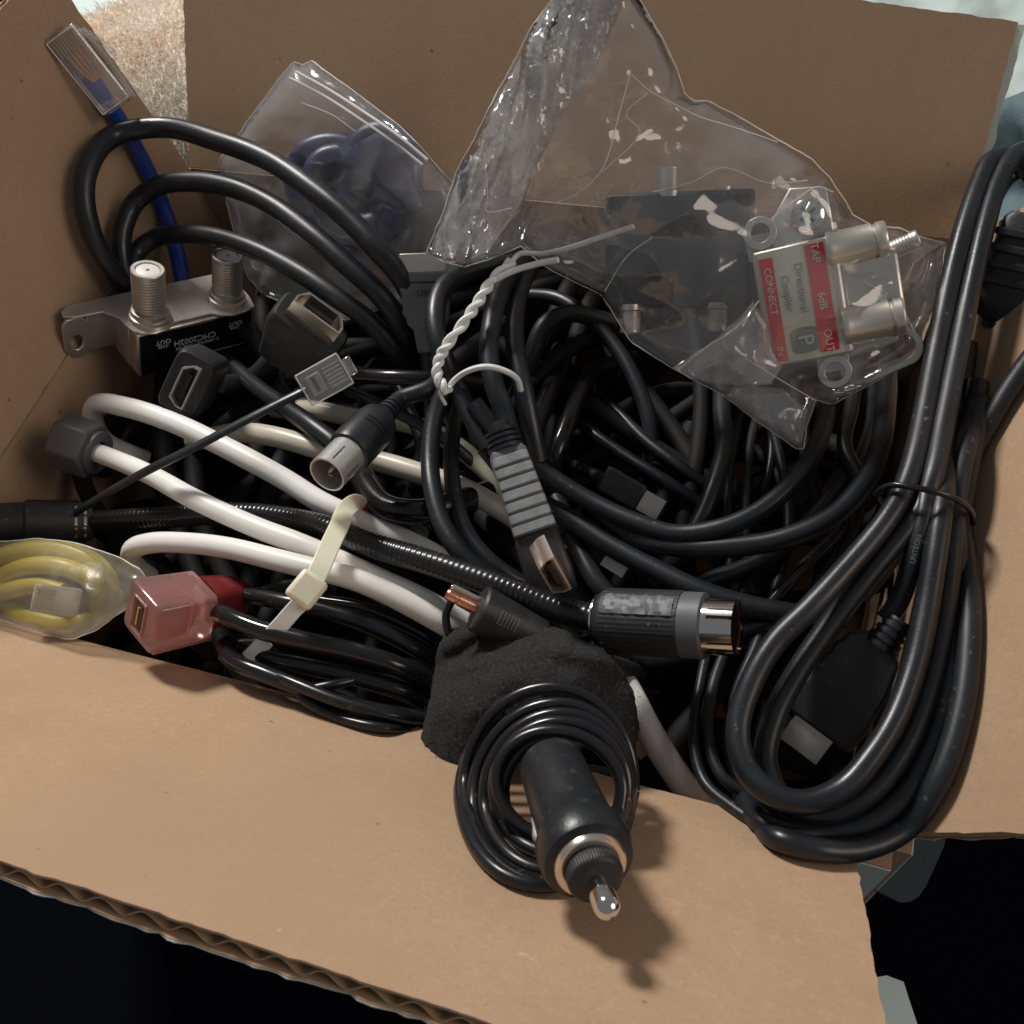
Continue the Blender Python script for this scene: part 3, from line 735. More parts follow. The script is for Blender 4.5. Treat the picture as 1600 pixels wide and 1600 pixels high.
# ------------------------------------------------------------------ big clear bag and contents
def fold(x, y): return max(0, min(1, (930 - x - .32 * (y - 0)) / 70 + .2)) * (1 if y < 420 else 0)
pbag = bag('poly_bag', [(840, -60), (862, 0), (828, 45), (805, 92), (762, 172), (738, 223), (714, 265), (694, 327), (666, 395), (694, 409), (725, 417), (760, 407), (814, 385), (850, 416), (893, 438), (940, 460), (985, 534), (1052, 576), (1131, 618), (1185, 660), (1243, 700), (1256, 701), (1260, 668), (1275, 626), (1302, 632), (1350, 606), (1400, 578), (1436, 545), (1462, 480), (1479, 380), (1440, 371), (1405, 356), (1362, 352), (1332, 335), (1320, 312), (1298, 280), (1268, 248), (1215, 218), (1150, 180), (1105, 157), (1084, 158), (1070, 146), (1058, 108), (1036, 62), (1000, 0), (960, -70)],
    [(860, 0, 88), (960, -60, 96), (1000, 0, 86), (762, 172, 70), (694, 327, 46), (666, 395, 34), (725, 417, 32), (814, 385, 34), (950, 300, 52), (940, 460, 26), (985, 534, 18), (1131, 618, 12), (1250, 700, 4), (1275, 626, 8), (1400, 578, 14), (1462, 480, 20), (1479, 380, 26), (1362, 352, 36), (1298, 280, 46), (1150, 180, 60), (1060, 110, 74), (1100, 400, 40), (1250, 450, 32), (1050, 250, 56)],
    FILM, 'large crumpled clear plastic bag holding two splitters in front of the back flap', 'plastic bag', puff=8, amp=1.7, step=5, seed=17, stretch=(985, -330, fold, 2.0), creases=(
    ([(985, 115), (1015, 142), (1060, 166), (1092, 182), (1150, 200), (1215, 222)], .13), ([(985, 115), (968, 175), (942, 262), (905, 300), (866, 318)], .15), ([(1012, 145), (978, 178), (1000, 206), (940, 270)], .10),
    ([(1020, 300), (1080, 285), (1130, 262), (1200, 286), (1262, 282)], .14), ([(1204, 342), (1240, 315), (1276, 292), (1302, 300)], .16), ([(1060, 578), (1100, 545), (1150, 512), (1186, 470)], .18),
    ([(1165, 560), (1230, 600), (1275, 626)], .12), ([(756, 240), (762, 300), (760, 330), (800, 325)], .16), ([(1350, 440), (1400, 470), (1430, 520)], .14), ([(1020, 370), (980, 400), (945, 455)], .12)))
bag('bag_neck', [(852, -30), (862, 0), (832, 50), (810, 95), (768, 175), (742, 226), (719, 268), (700, 328), (676, 392), (698, 402), (728, 408), (764, 392), (792, 350), (812, 330), (838, 262), (880, 180), (930, 100), (960, 40), (985, -30)],
    [(852, -30, 92), (985, -30, 88), (762, 172, 74), (694, 327, 50), (666, 395, 37), (764, 392, 38), (850, 240, 64), (940, 80, 80)], FILM3, None, None, puff=3, amp=2.8, step=4.5, seed=23, stretch=(985, -330, lambda x, y: 1, 1.5), parent=pbag)
bag('bag_corner', [(1052, 574), (1085, 552), (1120, 528), (1150, 500), (1176, 468), (1196, 500), (1206, 545), (1222, 575), (1205, 600), (1160, 605), (1110, 598), (1075, 590)],
    [(1052, 574, 28), (1176, 468, 38), (1220, 575, 30), (1110, 598, 24), (1140, 550, 34)], FILM2, None, None, puff=3, amp=3.2, step=4, seed=77, parent=pbag)
bag('bag_tip', [(1131, 618), (1150, 600), (1222, 606), (1262, 640), (1258, 668), (1250, 690), (1240, 696), (1190, 664)],
    [(1131, 618, 14), (1222, 606, 18), (1262, 650, 12), (1240, 696, 8)], FILM2, None, None, puff=3, amp=1.5, step=5, seed=71, parent=pbag)
# black splitter
O = P(1062, 395, 28)
F = frame3(O, (1, -.03, 0), (0, -.12, 1))
sp = thing('cable_splitter', O, 'dark grey square splitter inside the clear bag, left of the labelled one', 'cable splitter')
build('case', MB().box(F, -116, 112, -84, 92, -24, 12), mat('slate_plastic', (.016, .021, .028), .45, bump=[(400, .15)]), sp, bevel=.0012)
for (x, y, a) in ((-18, 84, 90), (66, 84, 90), (-76, -78, -90), (58, -78, -90)):
    fconn(F @ Matrix.Translation((x, y, -4)) @ Matrix.Rotation(rad(a), 4, 'Z'), (44 if x != 66 else 12), 17 if x != 66 else 14, sp, nut=1.15)
# labelled zinc splitter
O = P(1250, 465, 34)
F = frame3(O, (.975, -.215, 0), (0, -.05, 1))
sp = thing('cable_splitter', O, 'zinc splitter with red and cream label, screw and lugs inside the clear bag', 'cable splitter')
build('case', MB().box(F, -62, 66, -100, 84, -40, 0), SILV, sp, bevel=.0010)
mb = MB(); mb.box(F, 66, 150, -88, 40, -36, -14); build('side_case', mb, SILV, sp, bevel=.001)
mb = MB()
for cx, cy in ((-44, 112), (34, -124)):
    ring = [(cx + 26 * math.cos(rad(a)), cy + 26 * math.sin(rad(a))) for a in range(0, 360, 20)]
    plate_with_hole(mb, F, ring, cx, cy, 15, 15, -22, -10)
    mb.box(F, cx - 24, cx + 24, min(cy, cy - math.copysign(40, cy)) , max(cy, cy - math.copysign(40, cy)), -24, -22.2)
build('mounting_lug', mb, SILV, sp, bevel=.0003)
build('corner_plate', MB().prism(F, [(-30, 84), (-30, 120), (10, 170), (64, 160), (66, 84)], -36, -18, 'z'), SILV, sp, bevel=.0005)
build('label_plate', MB().prism(F, [(-54, -96), (52, -96), (52, 80), (-54, 80)], .8, 2.2, 'z'), CREAML, sp)
build('label_band', MB().box(F, 18, 46, -90, 76, 2.4, 3.4), REDL, sp); build('label_band', MB().box(F, -52, -32, -92, 70, 2.4, 3.4), REDL, sp)
def tl(x, y, s, size, m, al='CENTER'): text(s, F @ Matrix.Translation((x, y, 3.8)) @ Matrix.Rotation(rad(-90), 4, 'Z'), size, m, sp, align=al, thick=.2)
tl(32, 62, 'TAP', 17, WPRINT, 'CENTER'); tl(32, -74, 'OUT', 17, WPRINT); tl(32, -12, '6dB', 17, WPRINT)
tl(-42, 18, 'CONNECT', 15, WPRINT); tl(-42, -76, 'IN', 14, WPRINT)
tl(4, 14, 'Directional', 17, GREYPR); tl(-18, 10, 'Coupler', 17, GREYPR)
lo = [( -2 + 22 * math.copysign(abs(math.cos(rad(a))) ** .5, math.cos(rad(a))), -66 + 20 * math.copysign(abs(math.sin(rad(a))) ** .5, math.sin(rad(a)))) for a in range(0, 360, 15)]
build('logo', MB().prism(F, lo, 2.4, 3.0, 'z'), GREYPR, sp); tl(-2, -66, 'P', 34, CREAML)
mb = MB().lathe(F @ Matrix.Translation((30, 122, -18)) @ Matrix.Rotation(rad(-90), 4, 'Y'), [(0, 26), (5, 25), (10, 18), (12, 0)], 28)
sc = build('screw', mb, CHROME, sp)
mb = MB(); Fs = F @ Matrix.Translation((30, 122, -6.6)) @ Matrix.Rotation(rad(28), 4, 'Z'); mb.box(Fs, -14, 14, -2.5, 2.5, 0, 1.4); mb.box(Fs, -2.5, 2.5, -14, 14, .1, 1.5)
build('screw_slot', mb, mat('teal_recess', (.05, .16, .15), .4), sc)
def barrel(F0, L, r):
    mb = MB().lathe(F0, [(0, r * 1.05), (L * .1, r * 1.05), (L * .12, r), (L * .76, r), (L * .78, r * .88), (L * .82, r * .88), (L * .84, r * .98), (L * .97, r * .98), (L, r * .9), (L, r * .6), (L * .9, r * .6), (L * .9, 0)], 32)
    return build('connector', mb, STEEL, sp)
barrel(F @ Matrix.Translation((50, 62, -14)), 88, 27); barrel(F @ Matrix.Translation((56, -58, -14)), 90, 30)
# second splitter behind
O = P(1370, 470, 22)
F = frame3(O, (.90, -.42, 0), (0, 0, 1))
sp = thing('cable_splitter', O, 'second zinc splitter mostly hidden behind the labelled one, its slotted lug showing', 'cable splitter')
build('case', MB().box(F, -70, 10, -70, 70, -30, 0), SILV, sp, bevel=.001)
fconn(F @ Matrix.Translation((4, 62, -12)), 84, 15, sp)
mb = MB()
sl = [(x, y) for x, y in ((-62, -62), (-20, -80), (20, -78), (46, -62), (52, -40), (40, -24), (0, -30), (-60, -36))]
F2 = frame3(P(1376, 558, 20), (.90, -.42, 0), (0, 0, 1))
ov = [((34 if math.cos(rad(a)) > 0 else -34) + 30 * math.cos(rad(a)), 30 * math.sin(rad(a))) for a in range(0, 360, 15)]
vs = []; n = len(ov)
for tz in (-6, 4):
    for k in (1, .66):
        vs += [F2 @ Vector(((34 if x > 0 else -34) * 1 + (x - (34 if x > 0 else -34)) * k if True else 0, y * k, tz)) for x, y in ov]
fs = []
for k in range(n):
    j = (k + 1) % n; fs += [(k, j, n + j, n + k), (2 * n + k, 3 * n + k, 3 * n + j, 2 * n + j), (k, 2 * n + k, 2 * n + j, j), (n + k, n + j, 3 * n + j, 3 * n + k)]
mb.add(vs, fs); build('slotted_lug', mb, STEEL, sp, bevel=.0002)

# ------------------------------------------------------------------ plugs on the left
# gold edged plug with open end
t = thing('hdmi_cable', P(470, 520, 8), 'black HDMI plug with gold sided shell facing up beside the silver splitter', 'hdmi cable')
F = frame3(P(486, 497, 18), (.42, -.42, .80), (.60, -.52, -.6))
F = frame3(P(490, 502, 16), (.38, -.50, .78), (-.55, .74, .38))
Fb = F
build('plug_body', MB().loft(Fb, [(-120, 34, 26), (-112, 46, 34), (-30, 62, 38), (-12, 60, 34), (-6, 56, 30)], 32, 5), PLAS, t)
hdmi_shell(F, 84, -10, 32, t, m=WARMNI, sz=.9)
a, r = tw([(430, 560, -12), (400, 590, -20), (370, 590, -28), (330, 560, -40)], 34)
build('cable', MB().tube(a, r), BLK, t)
# plug under the splitter
t = thing('hdmi_cable', P(300, 610, 0), 'black HDMI plug facing the viewer just under the black splitter label', 'hdmi cable')
F = frame3(P(289, 602, 8), (-.32, .16, .93), (.86, .42, 0))
build('plug_body', MB().loft(F, [(-90, 32, 26), (-80, 50, 34), (-14, 52, 34), (-4, 48, 30)], 32, 6), PLAS, t)
hdmi_shell(F, 72, -6, 8, t, m=NICK, sz=.85)
a, r = tw([(345, 600, -14), (400, 600, -22), (470, 650, -26), (560, 720, -30)], 30)
build('cable', MB().tube(a, r), BLK, t)

# ---- white cables
t = thing('white_cable', P(300, 660, 0), 'white cable bending back on itself above the grey hexagonal plug', 'cable', 'white cables tied together')
a, r = tw([(230, 720, -34), (165, 690, -22), (145, 655, -10), (152, 632, -3), (200, 637, 0), (270, 660, 1), (340, 693, 1), (400, 724, 0), (450, 752, -2), (500, 784, -4), (560, 812, -6), (620, 838, -8), (665, 860, -10), (720, 890, -16), (800, 930, -30)], 33)
build('cable', MB().tube(a, r, 18), WHT, t)
t = thing('white_cable', P(300, 760, 0), 'white cable ending in a grey hexagonal plug at the left wall', 'cable', 'white cables tied together')
a, r = tw([(150, 707, -4), (180, 718, 0), (235, 742, 4), (300, 778, 7), (350, 802, 8), (410, 828, 9), (469, 850, 9), (530, 876, 7), (600, 908, 3), (660, 936, 0), (730, 975, -8), (800, 1010, -20)], 33)
build('cable', MB().tube(a, r, 18), WHT, t)
F = frame3(P(150, 706, -4), (.80, .30, .52), (0, -1, .4))
hx = [(46 * math.cos(rad(60 * k)), 46 * math.sin(rad(60 * k))) for k in range(6)]
mb = MB()
for k in range(1): mb.prism(F, hx, -60, -2)
h = build('hex_plug', mb, HEXG, t, bevel=.0008)
build('plug_collar', MB().ring(F, -6, 6, 34, 18, 32), DGREY, h)
t = thing('white_cable', P(300, 860, 0), 'lowest white cable running under the nylon tie to the jack', 'cable', 'white cables tied together')
a, r = tw([(240, 905, -30), (208, 880, -14), (208, 858, -4), (240, 848, 2), (300, 849, 6), (360, 857, 9), (430, 874, 11), (490, 889, 12), (545, 902, 10), (600, 924, 7), (650, 950, 4), (700, 978, 0), (770, 1010, -12)], 34)
build('cable', MB().tube(a, r, 18), WHT, t)
t = thing('cream_cable', P(500, 700, 0), 'cream cable running beneath the round coax plug', 'cable', 'cream cables under the tangle')
a, r = tw([(300, 690, -24), (375, 676, -14), (437, 684, -10), (500, 702, -10), (580, 718, -12), (650, 738, -12), (720, 762, -13), (790, 800, -16), (880, 860, -26)], 33)
build('cable', MB().tube(a, r, 16), CREAM, t)
t = thing('cream_cable', P(600, 660, 0), 'dim cream cable crossing behind the phone plug towards the twist tie', 'cable', 'cream cables under the tangle')
a, r = tw([(400, 640, -34), (490, 640, -24), (550, 652, -22), (620, 658, -20), (690, 682, -20), (770, 745, -24), (850, 840, -30)], 30)
build('cable', MB().tube(a, r, 16), CREAM, t)
t = thing('cream_cable', P(1020, 1150, 0), 'short stretch of white cable showing right of the fuzzy strap', 'cable', 'cream cables under the tangle')
a, r = tw([(960, 1040, -24), (985, 1085, -14), (1008, 1130, -12), (1040, 1185, -14), (1075, 1235, -20), (1110, 1270, -30)], 42)
build('cable', MB().tube(a, r, 16), WHT, t)

# ---- nylon tie
t = thing('cable_tie', P(500, 880, 10), 'pale yellow nylon zip tie cinched round the white cables', 'cable tie')
def strap(l, w, th, m, name, up=Z3, parent=None):
    a = pts(l); s_ = sum(mpp(q) for q in a) / len(a); c = spline(a, 8); n = len(c); vs = []; fs = []
    for i in range(n):
        tg = (c[min(i + 1, n - 1)] - c[max(i - 1, 0)]).normalized(); v = (CAMP - c[i]).normalized()
        sd = tg.cross(v).normalized(); nn = sd.cross(tg)
        for q, e in ((-1, -1), (1, -1), (1, 1), (-1, 1)): vs.append(c[i] + sd * (q * w * .5 * s_) + nn * (e * th * .5 * s_))
    for i in range(n - 1):
        for k in range(4): fs.append((i * 4 + k, i * 4 + (k + 1) % 4, i * 4 + 4 + (k + 1) % 4, i * 4 + 4 + k))
    fs += [(0, 1, 2, 3), ((n - 1) * 4 + 3, (n - 1) * 4 + 2, (n - 1) * 4 + 1, (n - 1) * 4)]
    return build(name, MB().add(vs, fs), m, parent, bevel=.0003, sharp=30)
strap([(566, 800, -10), (556, 786, 4), (540, 798, 12), (528, 826, 17), (514, 856, 20), (500, 888, 22), (488, 912, 22)], 30, 7, NYLON, 'strap', parent=t)
strap([(484, 930, 19), (462, 950, 18), (440, 975, 16), (424, 992, 14)], 27, 5, NYLONW, 'tail', parent=t)
strap([(416, 1000, 8), (400, 1018, 6), (388, 1030, 4)], 27, 5, NYLONW, 'tail', parent=t)
F = fr(479, 921, 22, 128, 6)
build('tie_head', MB().box(F, -26, 26, -24, 24, -14, 12), NYLON, t, bevel=.0012)

# ---- armoured black coax from left wall to the round plug
t = thing('coax_cable', P(500, 830, 0), 'ribbed black coax cable running from the left wall to the big round plug', 'coax cable')
a, r = tw([(148, 815, -13), (200, 812, -10), (260, 808, -8), (330, 803, -6), (400, 804, -4), (469, 814, 0), (514, 826, 5), (581, 852, 9), (665, 877, 11), (750, 905, 12), (810, 927, 12), (870, 950, 12), (935, 968, 13)], 38)
build('cable', MB().tube(a, r, 18, 10, rib=(.0017, .022)), BLKG, t)
F = fr(120, 815, -13, 180, 0)
mb = MB().lathe(F, [(-26, 20), (-22, 30), (0, 33), (70, 34), (74, 30), (112, 28), (114, 14)], 32)
p = build('plug_body', mb, PLAS, t)
build('chrome_ring', MB().ring(F, -14, -10, 33.5, 30, 32), CHROME, p); build('chrome_ring', MB().ring(F, -1, 3, 34.5, 31, 32), CHROME, p)
F = frame3(P(1010, 973, 14), (.95, .05, .31), (0, 0, 1))
def kn(x, a): return 1 + (.012 * (1 if math.sin(a * 44) > 0 else -1) if -62 < x < 58 else 0)
mb = MB().lathe(F, [(-80, 24), (-78, 40), (-70, 49), (-62, 52), (-60, 52), (56, 52), (60, 52), (62, 50), (84, 47), (90, 46)], 132, wob=kn)
p = build('plug_body', mb, PLAS, t)
build('chrome_ring', MB().ring(F, -81, -78, 42, 34, 40), CHROME, p)
Fg = F @ Matrix.Rotation(rad(68), 4, 'X')
mb = MB().lathe(F, [(0, 0)] * 0 or [(-56, 53.2), (54, 53.2)], 10, 60, 100); 
mb = MB()
g = []
for i in range(23):
    for k in range(7):
        x = -56 + i * 5; aa = rad(38 + k * 6.5); q = 53.4 + 1.1 * (1 if noise.noise(Vector((i * .9, k * 1.1, 2))) > 0 else -.6)
        g.append(F @ Vector((x, -q * math.cos(aa) * -1, q * math.sin(aa))))
fs = [(i * 7 + k, i * 7 + k + 1, i * 7 + k + 8, i * 7 + k + 7) for i in range(22) for k in range(6)]
mb.add(g, fs); build('raised_grip', mb, DGREY, p, sharp=20)
build('plug_collar', MB().ring(F, 60, 93, 51, 30, 40), DGREY, p)
mb = MB()
for k in range(5): mb.ring(F, 90, 142, 43 , 39.5, 12, k * 72 + 4, k * 72 + 68)
mb.ring(F, 88, 104, 43.2, 39, 40)
sh_ = build('plug_shell', mb, CHROME, p); mb = MB()
for k in range(5): mb.box(F @ Matrix.Rotation(rad(k * 72 + 36), 4, 'X'), 106, 142.3, -1.6, 1.6, 42.6, 43.5)
build('slot', mb, DARK, sh_)
build('back_plate', MB().lathe(F, [(92, 39), (96, 38), (97, 0)], 32), BROWNC, p)
build('inner_sleeve', MB().ring(F, 96, 137, 39.2, 36.5, 40), BROWNC, p)
build('centre_pin', MB().lathe(F, [(96, 6), (126, 6), (132, 3), (132, 0)], 14), COPPER, p)

# ---- phone plug with flat cable
t = thing('phone_cable', P(400, 660, 20), 'flat black phone cable with clear modular plug crossing over the white cables', 'phone cable')
a = pts([(120, 800, -6), (160, 775, 4), (225, 738, 14), (300, 701, 20), (380, 659, 24), (440, 628, 25), (478, 609, 25)]); r = mpp(a[3]) * 9
build('cable', MB().tube(a, r, 12, 8, flat=(.62, 1.0, Z3)), BLKM, t)
F = fr(505, 594, 26, -29, 0, 0)
p = build('plug_body', MB().loft(F, [(-36, 25, 14), (-34, 27, 16), (20, 28, 17), (38, 27, 16), (40, 25, 14)], 24, 9), CLEAR, t)
mb = MB()
for k in range(6): mb.box(F, 6, 34, -17 + k * 6.2, -14 + k * 6.2, 8, 15)
build('contact', mb, WARMNI, p, kind='stuff', smooth=False)
plug_edge_glints(F, -34, 38, 26, 15, p)
mb = MB(); mb.box(F, -24, 0, -16, 16, 2, 9); build('cable_clamp', mb, mat('smoky_insert', (.30, .29, .27), .4), p, bevel=.0003)
mb = MB(); mb.box(F, -16, -10, -12, 12, 9.4, 10.4); build('strain_bar', mb, DARK, p)
build('latch', MB().box(F, 40, 54, -16, 14, -4, 8), CLEAR, p, bevel=.0004)

# ---- round coax plug (lower left of the twist tie)
t = thing('antenna_cable', P(560, 700, 20), 'black antenna cable with open round metal plug facing lower left', 'antenna cable')
F = frame3(P(545, 706, 24), (-.52, .54, .66), (0, 0, 1))
prof = [(4, 30), (2, 35), (-6, 37), (-70, 37), (-92, 33), (-104, 24)]
p = build('plug_body', MB().lathe(F, prof, 40), BLKM, t)
mb = MB()
strain(F @ Matrix.Translation((-104, 0, 0)), 46, 20, 15, mb); build('strain_relief', mb, BLKM, p)
mb = MB()
for k in range(2): mb.ring(F, -60 + k * 9, -56 + k * 9, 38.2, 36, 16, 60, 120)
build('grip_rib', mb, BLKM, p)
mb = MB().ring(F, 2, 64, 30, 27, 48); s_ = build('plug_shell', mb, mat('silver_shell', (.80, .79, .76), .25, .7), p)
mb = MB()
for k in range(5): mb.box(F @ Matrix.Rotation(rad(20 + k * 72), 4, 'X'), 22, 56, -1.0, 1.0, 29.4, 30.3)
build('slot', mb, DARK, s_)
build('back_plate', MB().lathe(F, [(10, 27), (12, 26), (13, 0)], 32), BROWNC, p)
build('centre_pin', MB().lathe(F, [(12, 4), (54, 4), (58, 1)], 12), WARMNI, p)
build('inner_spring', MB().box(F @ Matrix.Rotation(rad(200), 4, 'X'), 14, 50, -4, 4, 12, 14), WARMNI, p)
a = [F @ Vector((-144, 0, 0)), F @ Vector((-165, 1, 0))] + pts([(672, 606, 12), (700, 575, 6), (740, 540, -4), (800, 500, -20)]); r = mpp(a[0]) * 14
build('cable', MB().tube(a, r), BLKM, t)
# cable stub under it
for (l, w, lab, m_) in (
    ([(350, 560, -24), (400, 605, -16), (450, 640, -8), (490, 668, -4), (530, 700, -4), (570, 745, -6), (600, 790, -12), (660, 840, -26)], 30, 'dark cable dipping under the round antenna plug from the left', BLKM),
    ([(470, 590, -8), (560, 588, -1), (620, 590, 2), (690, 592, -1), (760, 600, -12)], 24, 'glossy black cable lying level just right of the phone plug', BLKG),
    ([(545, 610, -10), (590, 630, -7), (640, 655, -9), (700, 690, -15), (760, 740, -25)], 18, 'thin black cable between the phone plug and the cream cable', BLK),
    ([(560, 740, -8), (600, 790, -3), (650, 800, -2), (700, 790, -6), (760, 770, -20)], 40, 'wide black cable bulging below the round antenna plug', BLKG)):
    a, r = tw(l, w); build('black_cable', MB().tube(a, r), m_, None, lab, 'cable')

# ---- USB plug at the top of the bundle
t = thing('usb_cable', P(665, 440, 20), 'grey USB plug standing upright left of the twist tie', 'usb cable')
F = fr(664, 470, 12, -92, 4)
bd = [(-80, 16), (-44, 20), (-34, 30), (-26, 30), (-18, 37), (-8, 34), (2, 38), (10, 35), (20, 39), (30, 36), (46, 40), (46, -40), (-20, -38), (-50, -26), (-80, -16)]
build('plug_body', MB().prism(F, bd, -14, 14, 'z'), mat('mid_grey_plastic', (.15, .16, .17), .5, bump=[(900, .15)]), t, bevel=.0008)
s_ = build('plug_shell', MB().shell(F, [(-35, -13), (35, -13), (35, 13), (-35, 13)], 44, 72, .86), STEEL, t, bevel=.0003)
build('insert', MB().box(F, 46, 68, -30, 30, -4, 6), mat('beige_insert', (.50, .46, .34), .5), s_)
build('groove', MB().box(F, 28, 30, -32, 24, 14.2, 14.8), DARK, t)
text('USB', F @ Matrix.Translation((12, 0, 14.6)) @ Matrix.Rotation(rad(-90), 4, 'Z'), 14, BLK, t, thick=.3)
a = [F @ Vector((-66, 0, 0)), F @ Vector((-90, 0, 0))] + pts([(675, 600, -6), (690, 660, -16)]); r = mpp(a[0]) * 14; build('cable', MB().tube(a, r), BLKM, t)
# ------------------------------------------------------------------ centre bundle
t = thing('hdmi_cable', P(800, 700, 15), 'black HDMI cable in a twist-tied coil with ribbed grey grip plug at the centre', 'hdmi cable')
strands = [
    ([(800, 690, 17), (786, 640, 20), (772, 600, 23), (764, 560, 25), (766, 520, 26), (776, 470, 26), (796, 430, 24), (820, 405, 20), (860, 400, 10), (920, 430, -8)], 31),
    ([(840, 720, 4), (828, 660, 12), (816, 600, 18), (806, 550, 20), (804, 505, 21), (812, 455, 20), (830, 415, 17), (865, 390, 6), (930, 400, -12)], 30),
    ([(730, 640, 8), (712, 600, 14), (690, 550, 22), (680, 505, 25), (686, 462, 25), (710, 434, 23), (750, 420, 19), (800, 413, 14), (850, 408, 6), (900, 415, -6)], 31),
    ([(762, 700, 6), (736, 655, 10), (716, 610, 13), (704, 570, 14)], 26),
    ([(700, 600, 14), (680, 650, 10), (672, 710, 8), (677, 770, 8), (694, 825, 7), (725, 870, 5), (780, 915, 0), (850, 960, -8), (900, 990, -20)], 30),
    ([(720, 620, 4), (706, 690, -2), (708, 760, -4), (728, 830, -6), (775, 885, -9), (850, 930, -18)], 26),
    ([(740, 630, 14), (770, 668, 10), (815, 712, 5), (860, 745, 2), (920, 782, 0), (990, 815, 0), (1056, 834, 0), (1130, 824, 2), (1190, 796, 3), (1240, 752, 3), (1272, 706, 0), (1290, 650, -8), (1295, 590, -20)], 30),
    ([(760, 700, -6), (820, 770, -6), (885, 808, -6), (953, 852, -6), (1039, 898, -6), (1090, 922, -6), (1150, 942, -7), (1228, 958, -9), (1320, 965, -16)], 34),
    ([(930, 800, -8), (1000, 842, -4), (1080, 856, -2), (1160, 853, 0), (1230, 840, 2), (1300, 808, 3), (1350, 755, 2), (1374, 700, -2), (1384, 630, -10), (1388, 560, -24)], 33),
    ([(1060, 935, -14), (1110, 908, -13), (1177, 882, -13), (1240, 840, -13), (1290, 790, -13), (1325, 740, -14), (1352, 680, -18), (1366, 610, -26)], 30),
]
mb = MB()
for l, w in strands: a, r = tw(l, w); mb.tube(a, r, 16)
build('cable', mb, BLKM, t)
F = frame3(P(813, 765, 22), (.32, .93, .14), (.08, 0, 1))
mb = MB().loft(F, [(-68, 25, 20), (-60, 30, 24), (70, 34, 26), (72, 32, 24)], 32, 5)
p = build('grip', mb, DGREY, t)
for k in range(7):
    x = -55 + k * 18.4; hy = 29 + k * .8; mb = MB().loft(F, [(x, hy - 3, 11, 0, 14), (x + 1.2, hy, 14.5, 0, 14), (x + 13.2, hy, 14.5, 0, 14), (x + 15, hy - 3, 11, 0, 14)], 24, 5)
    build('grip_rib', mb, GREYP, p)
mb = MB()
for k in range(4): mb.lathe(F, [(-66 - k * 9, 26 - k * 1.2), (-67 - k * 9, 29 - k * 1.2), (-72 - k * 9, 29 - k * 1.2), (-73 - k * 9, 26 - k * 1.2)][::-1], 28)
mb.lathe(F, [(-112, 17), (-66, 23)], 24)
build('strain_relief', mb, BLKM, p)
F2 = frame3(P(848, 862, 20), (.30, .60, .74), (.95, -.36, 0)) 
build('plug_body', MB().loft(F @ Matrix.Translation((78, 0, -6)), [(-8, 32, 24), (0, 35, 28), (60, 38, 30), (92, 36, 22, 0, -4), (98, 30, 16, 0, -4)], 32, 5), mat('brown_black_plastic', (.022, .018, .018), .45, bump=[(900, .1)]), t)
F2 = frame3(P(866, 902, 27), (.25, .58, .775), (.88, -.45, .06))
hdmi_shell(F2, 74, -62, 0, t, m=WARMNI, inner=BROWNC, sz=.95)

# twist tie
t = thing('twist_tie', P(760, 500, 25), 'white twisted wire tie round the central cable bundle', 'twist tie')
def wv(l, w, ph):
    out = []; c = spline(pts(l), 8); n = len(c); s_ = mpp(c[0]) * w
    for i in range(n):
        tg = (c[min(i + 1, n - 1)] - c[max(i - 1, 0)]).normalized(); u = tg.cross((CAMP - c[i]).normalized()).normalized(); v = tg.cross(u)
        a = ph + i * .62; out.append(c[i] + u * (s_ * math.cos(a)) + v * (s_ * math.sin(a)))
    return out, s_
core = [(700, 612, 26), (684, 590, 28), (686, 562, 30), (698, 540, 32), (728, 500, 34), (748, 470, 35), (768, 440, 36), (800, 408, 37)]
mb = MB()
for ph in (0, math.pi): o, s_ = wv(core, 4.5, ph); mb.tube(o, s_ * 1.15, 8, 2)
build('twist', mb, TWIST, t)
mb = MB()
for l, w in (([(800, 408, 37), (812, 397, 38), (850, 396, 40), (900, 384, 43), (940, 370, 46), (990, 354, 50)], 8.5),
             ([(768, 440, 36), (800, 424, 38), (840, 412, 40), (872, 406, 42)], 10),
             ([(696, 612, 25), (712, 592, 27), (735, 578, 30), (762, 573, 31), (790, 580, 29), (808, 592, 26), (814, 610, 22)], 9.5),
             ([(692, 602, 26), (688, 615, 24), (696, 632, 20)], 6)):
    a, r = tw(l, w); build('wire_end', MB().tube(a, r, 8, 6), TWIST, t)


# ------------------------------------------------------------------ gold jack and fuzzy strap
t = thing('audio_cable', P(790, 960, 16), 'black plug with copper coloured jack resting on the fuzzy strap', 'audio cable')
F = frame3(P(746, 950, 20), (-.88, -.42, .22), (0, 0, 1))
mb = MB().lathe(F, [(-118, 24), (-112, 30), (-20, 37), (-4, 38), (0, 35), (2, 14), (2, 0)], 40)
p = build('plug_body', mb, PLAS, t)
mb = MB()
for i in range(6):
    for j in range(6): mb.box(F @ Matrix.Rotation(rad(-12 + j * 6), 4, 'X'), -62 + i * 6, -58.6 + i * 6, -1.4, 1.4, 33.5 + i * .6, 35.2 + i * .6)
build('grip_dot', mb, DGREY, p, kind='stuff', smooth=False)
build('plug_pin', MB().lathe(F, [(0, 10.5), (34, 10.5), (35, 8), (38, 8), (39, 10.5), (52, 10), (55, 7), (55, 0)], 24), COPPER, p)
build('plug_pin', MB().lathe(F @ Matrix.Translation((0, -13, -4)), [(0, 5), (48, 5), (52, 2)], 14), WARMNI, p)
a, r = tw([(705, 940, 12), (697, 960, 10), (700, 985, 8), (715, 1010, 2)], 13); build('thin_wire', MB().tube(a, r, 10), BLKG, t)
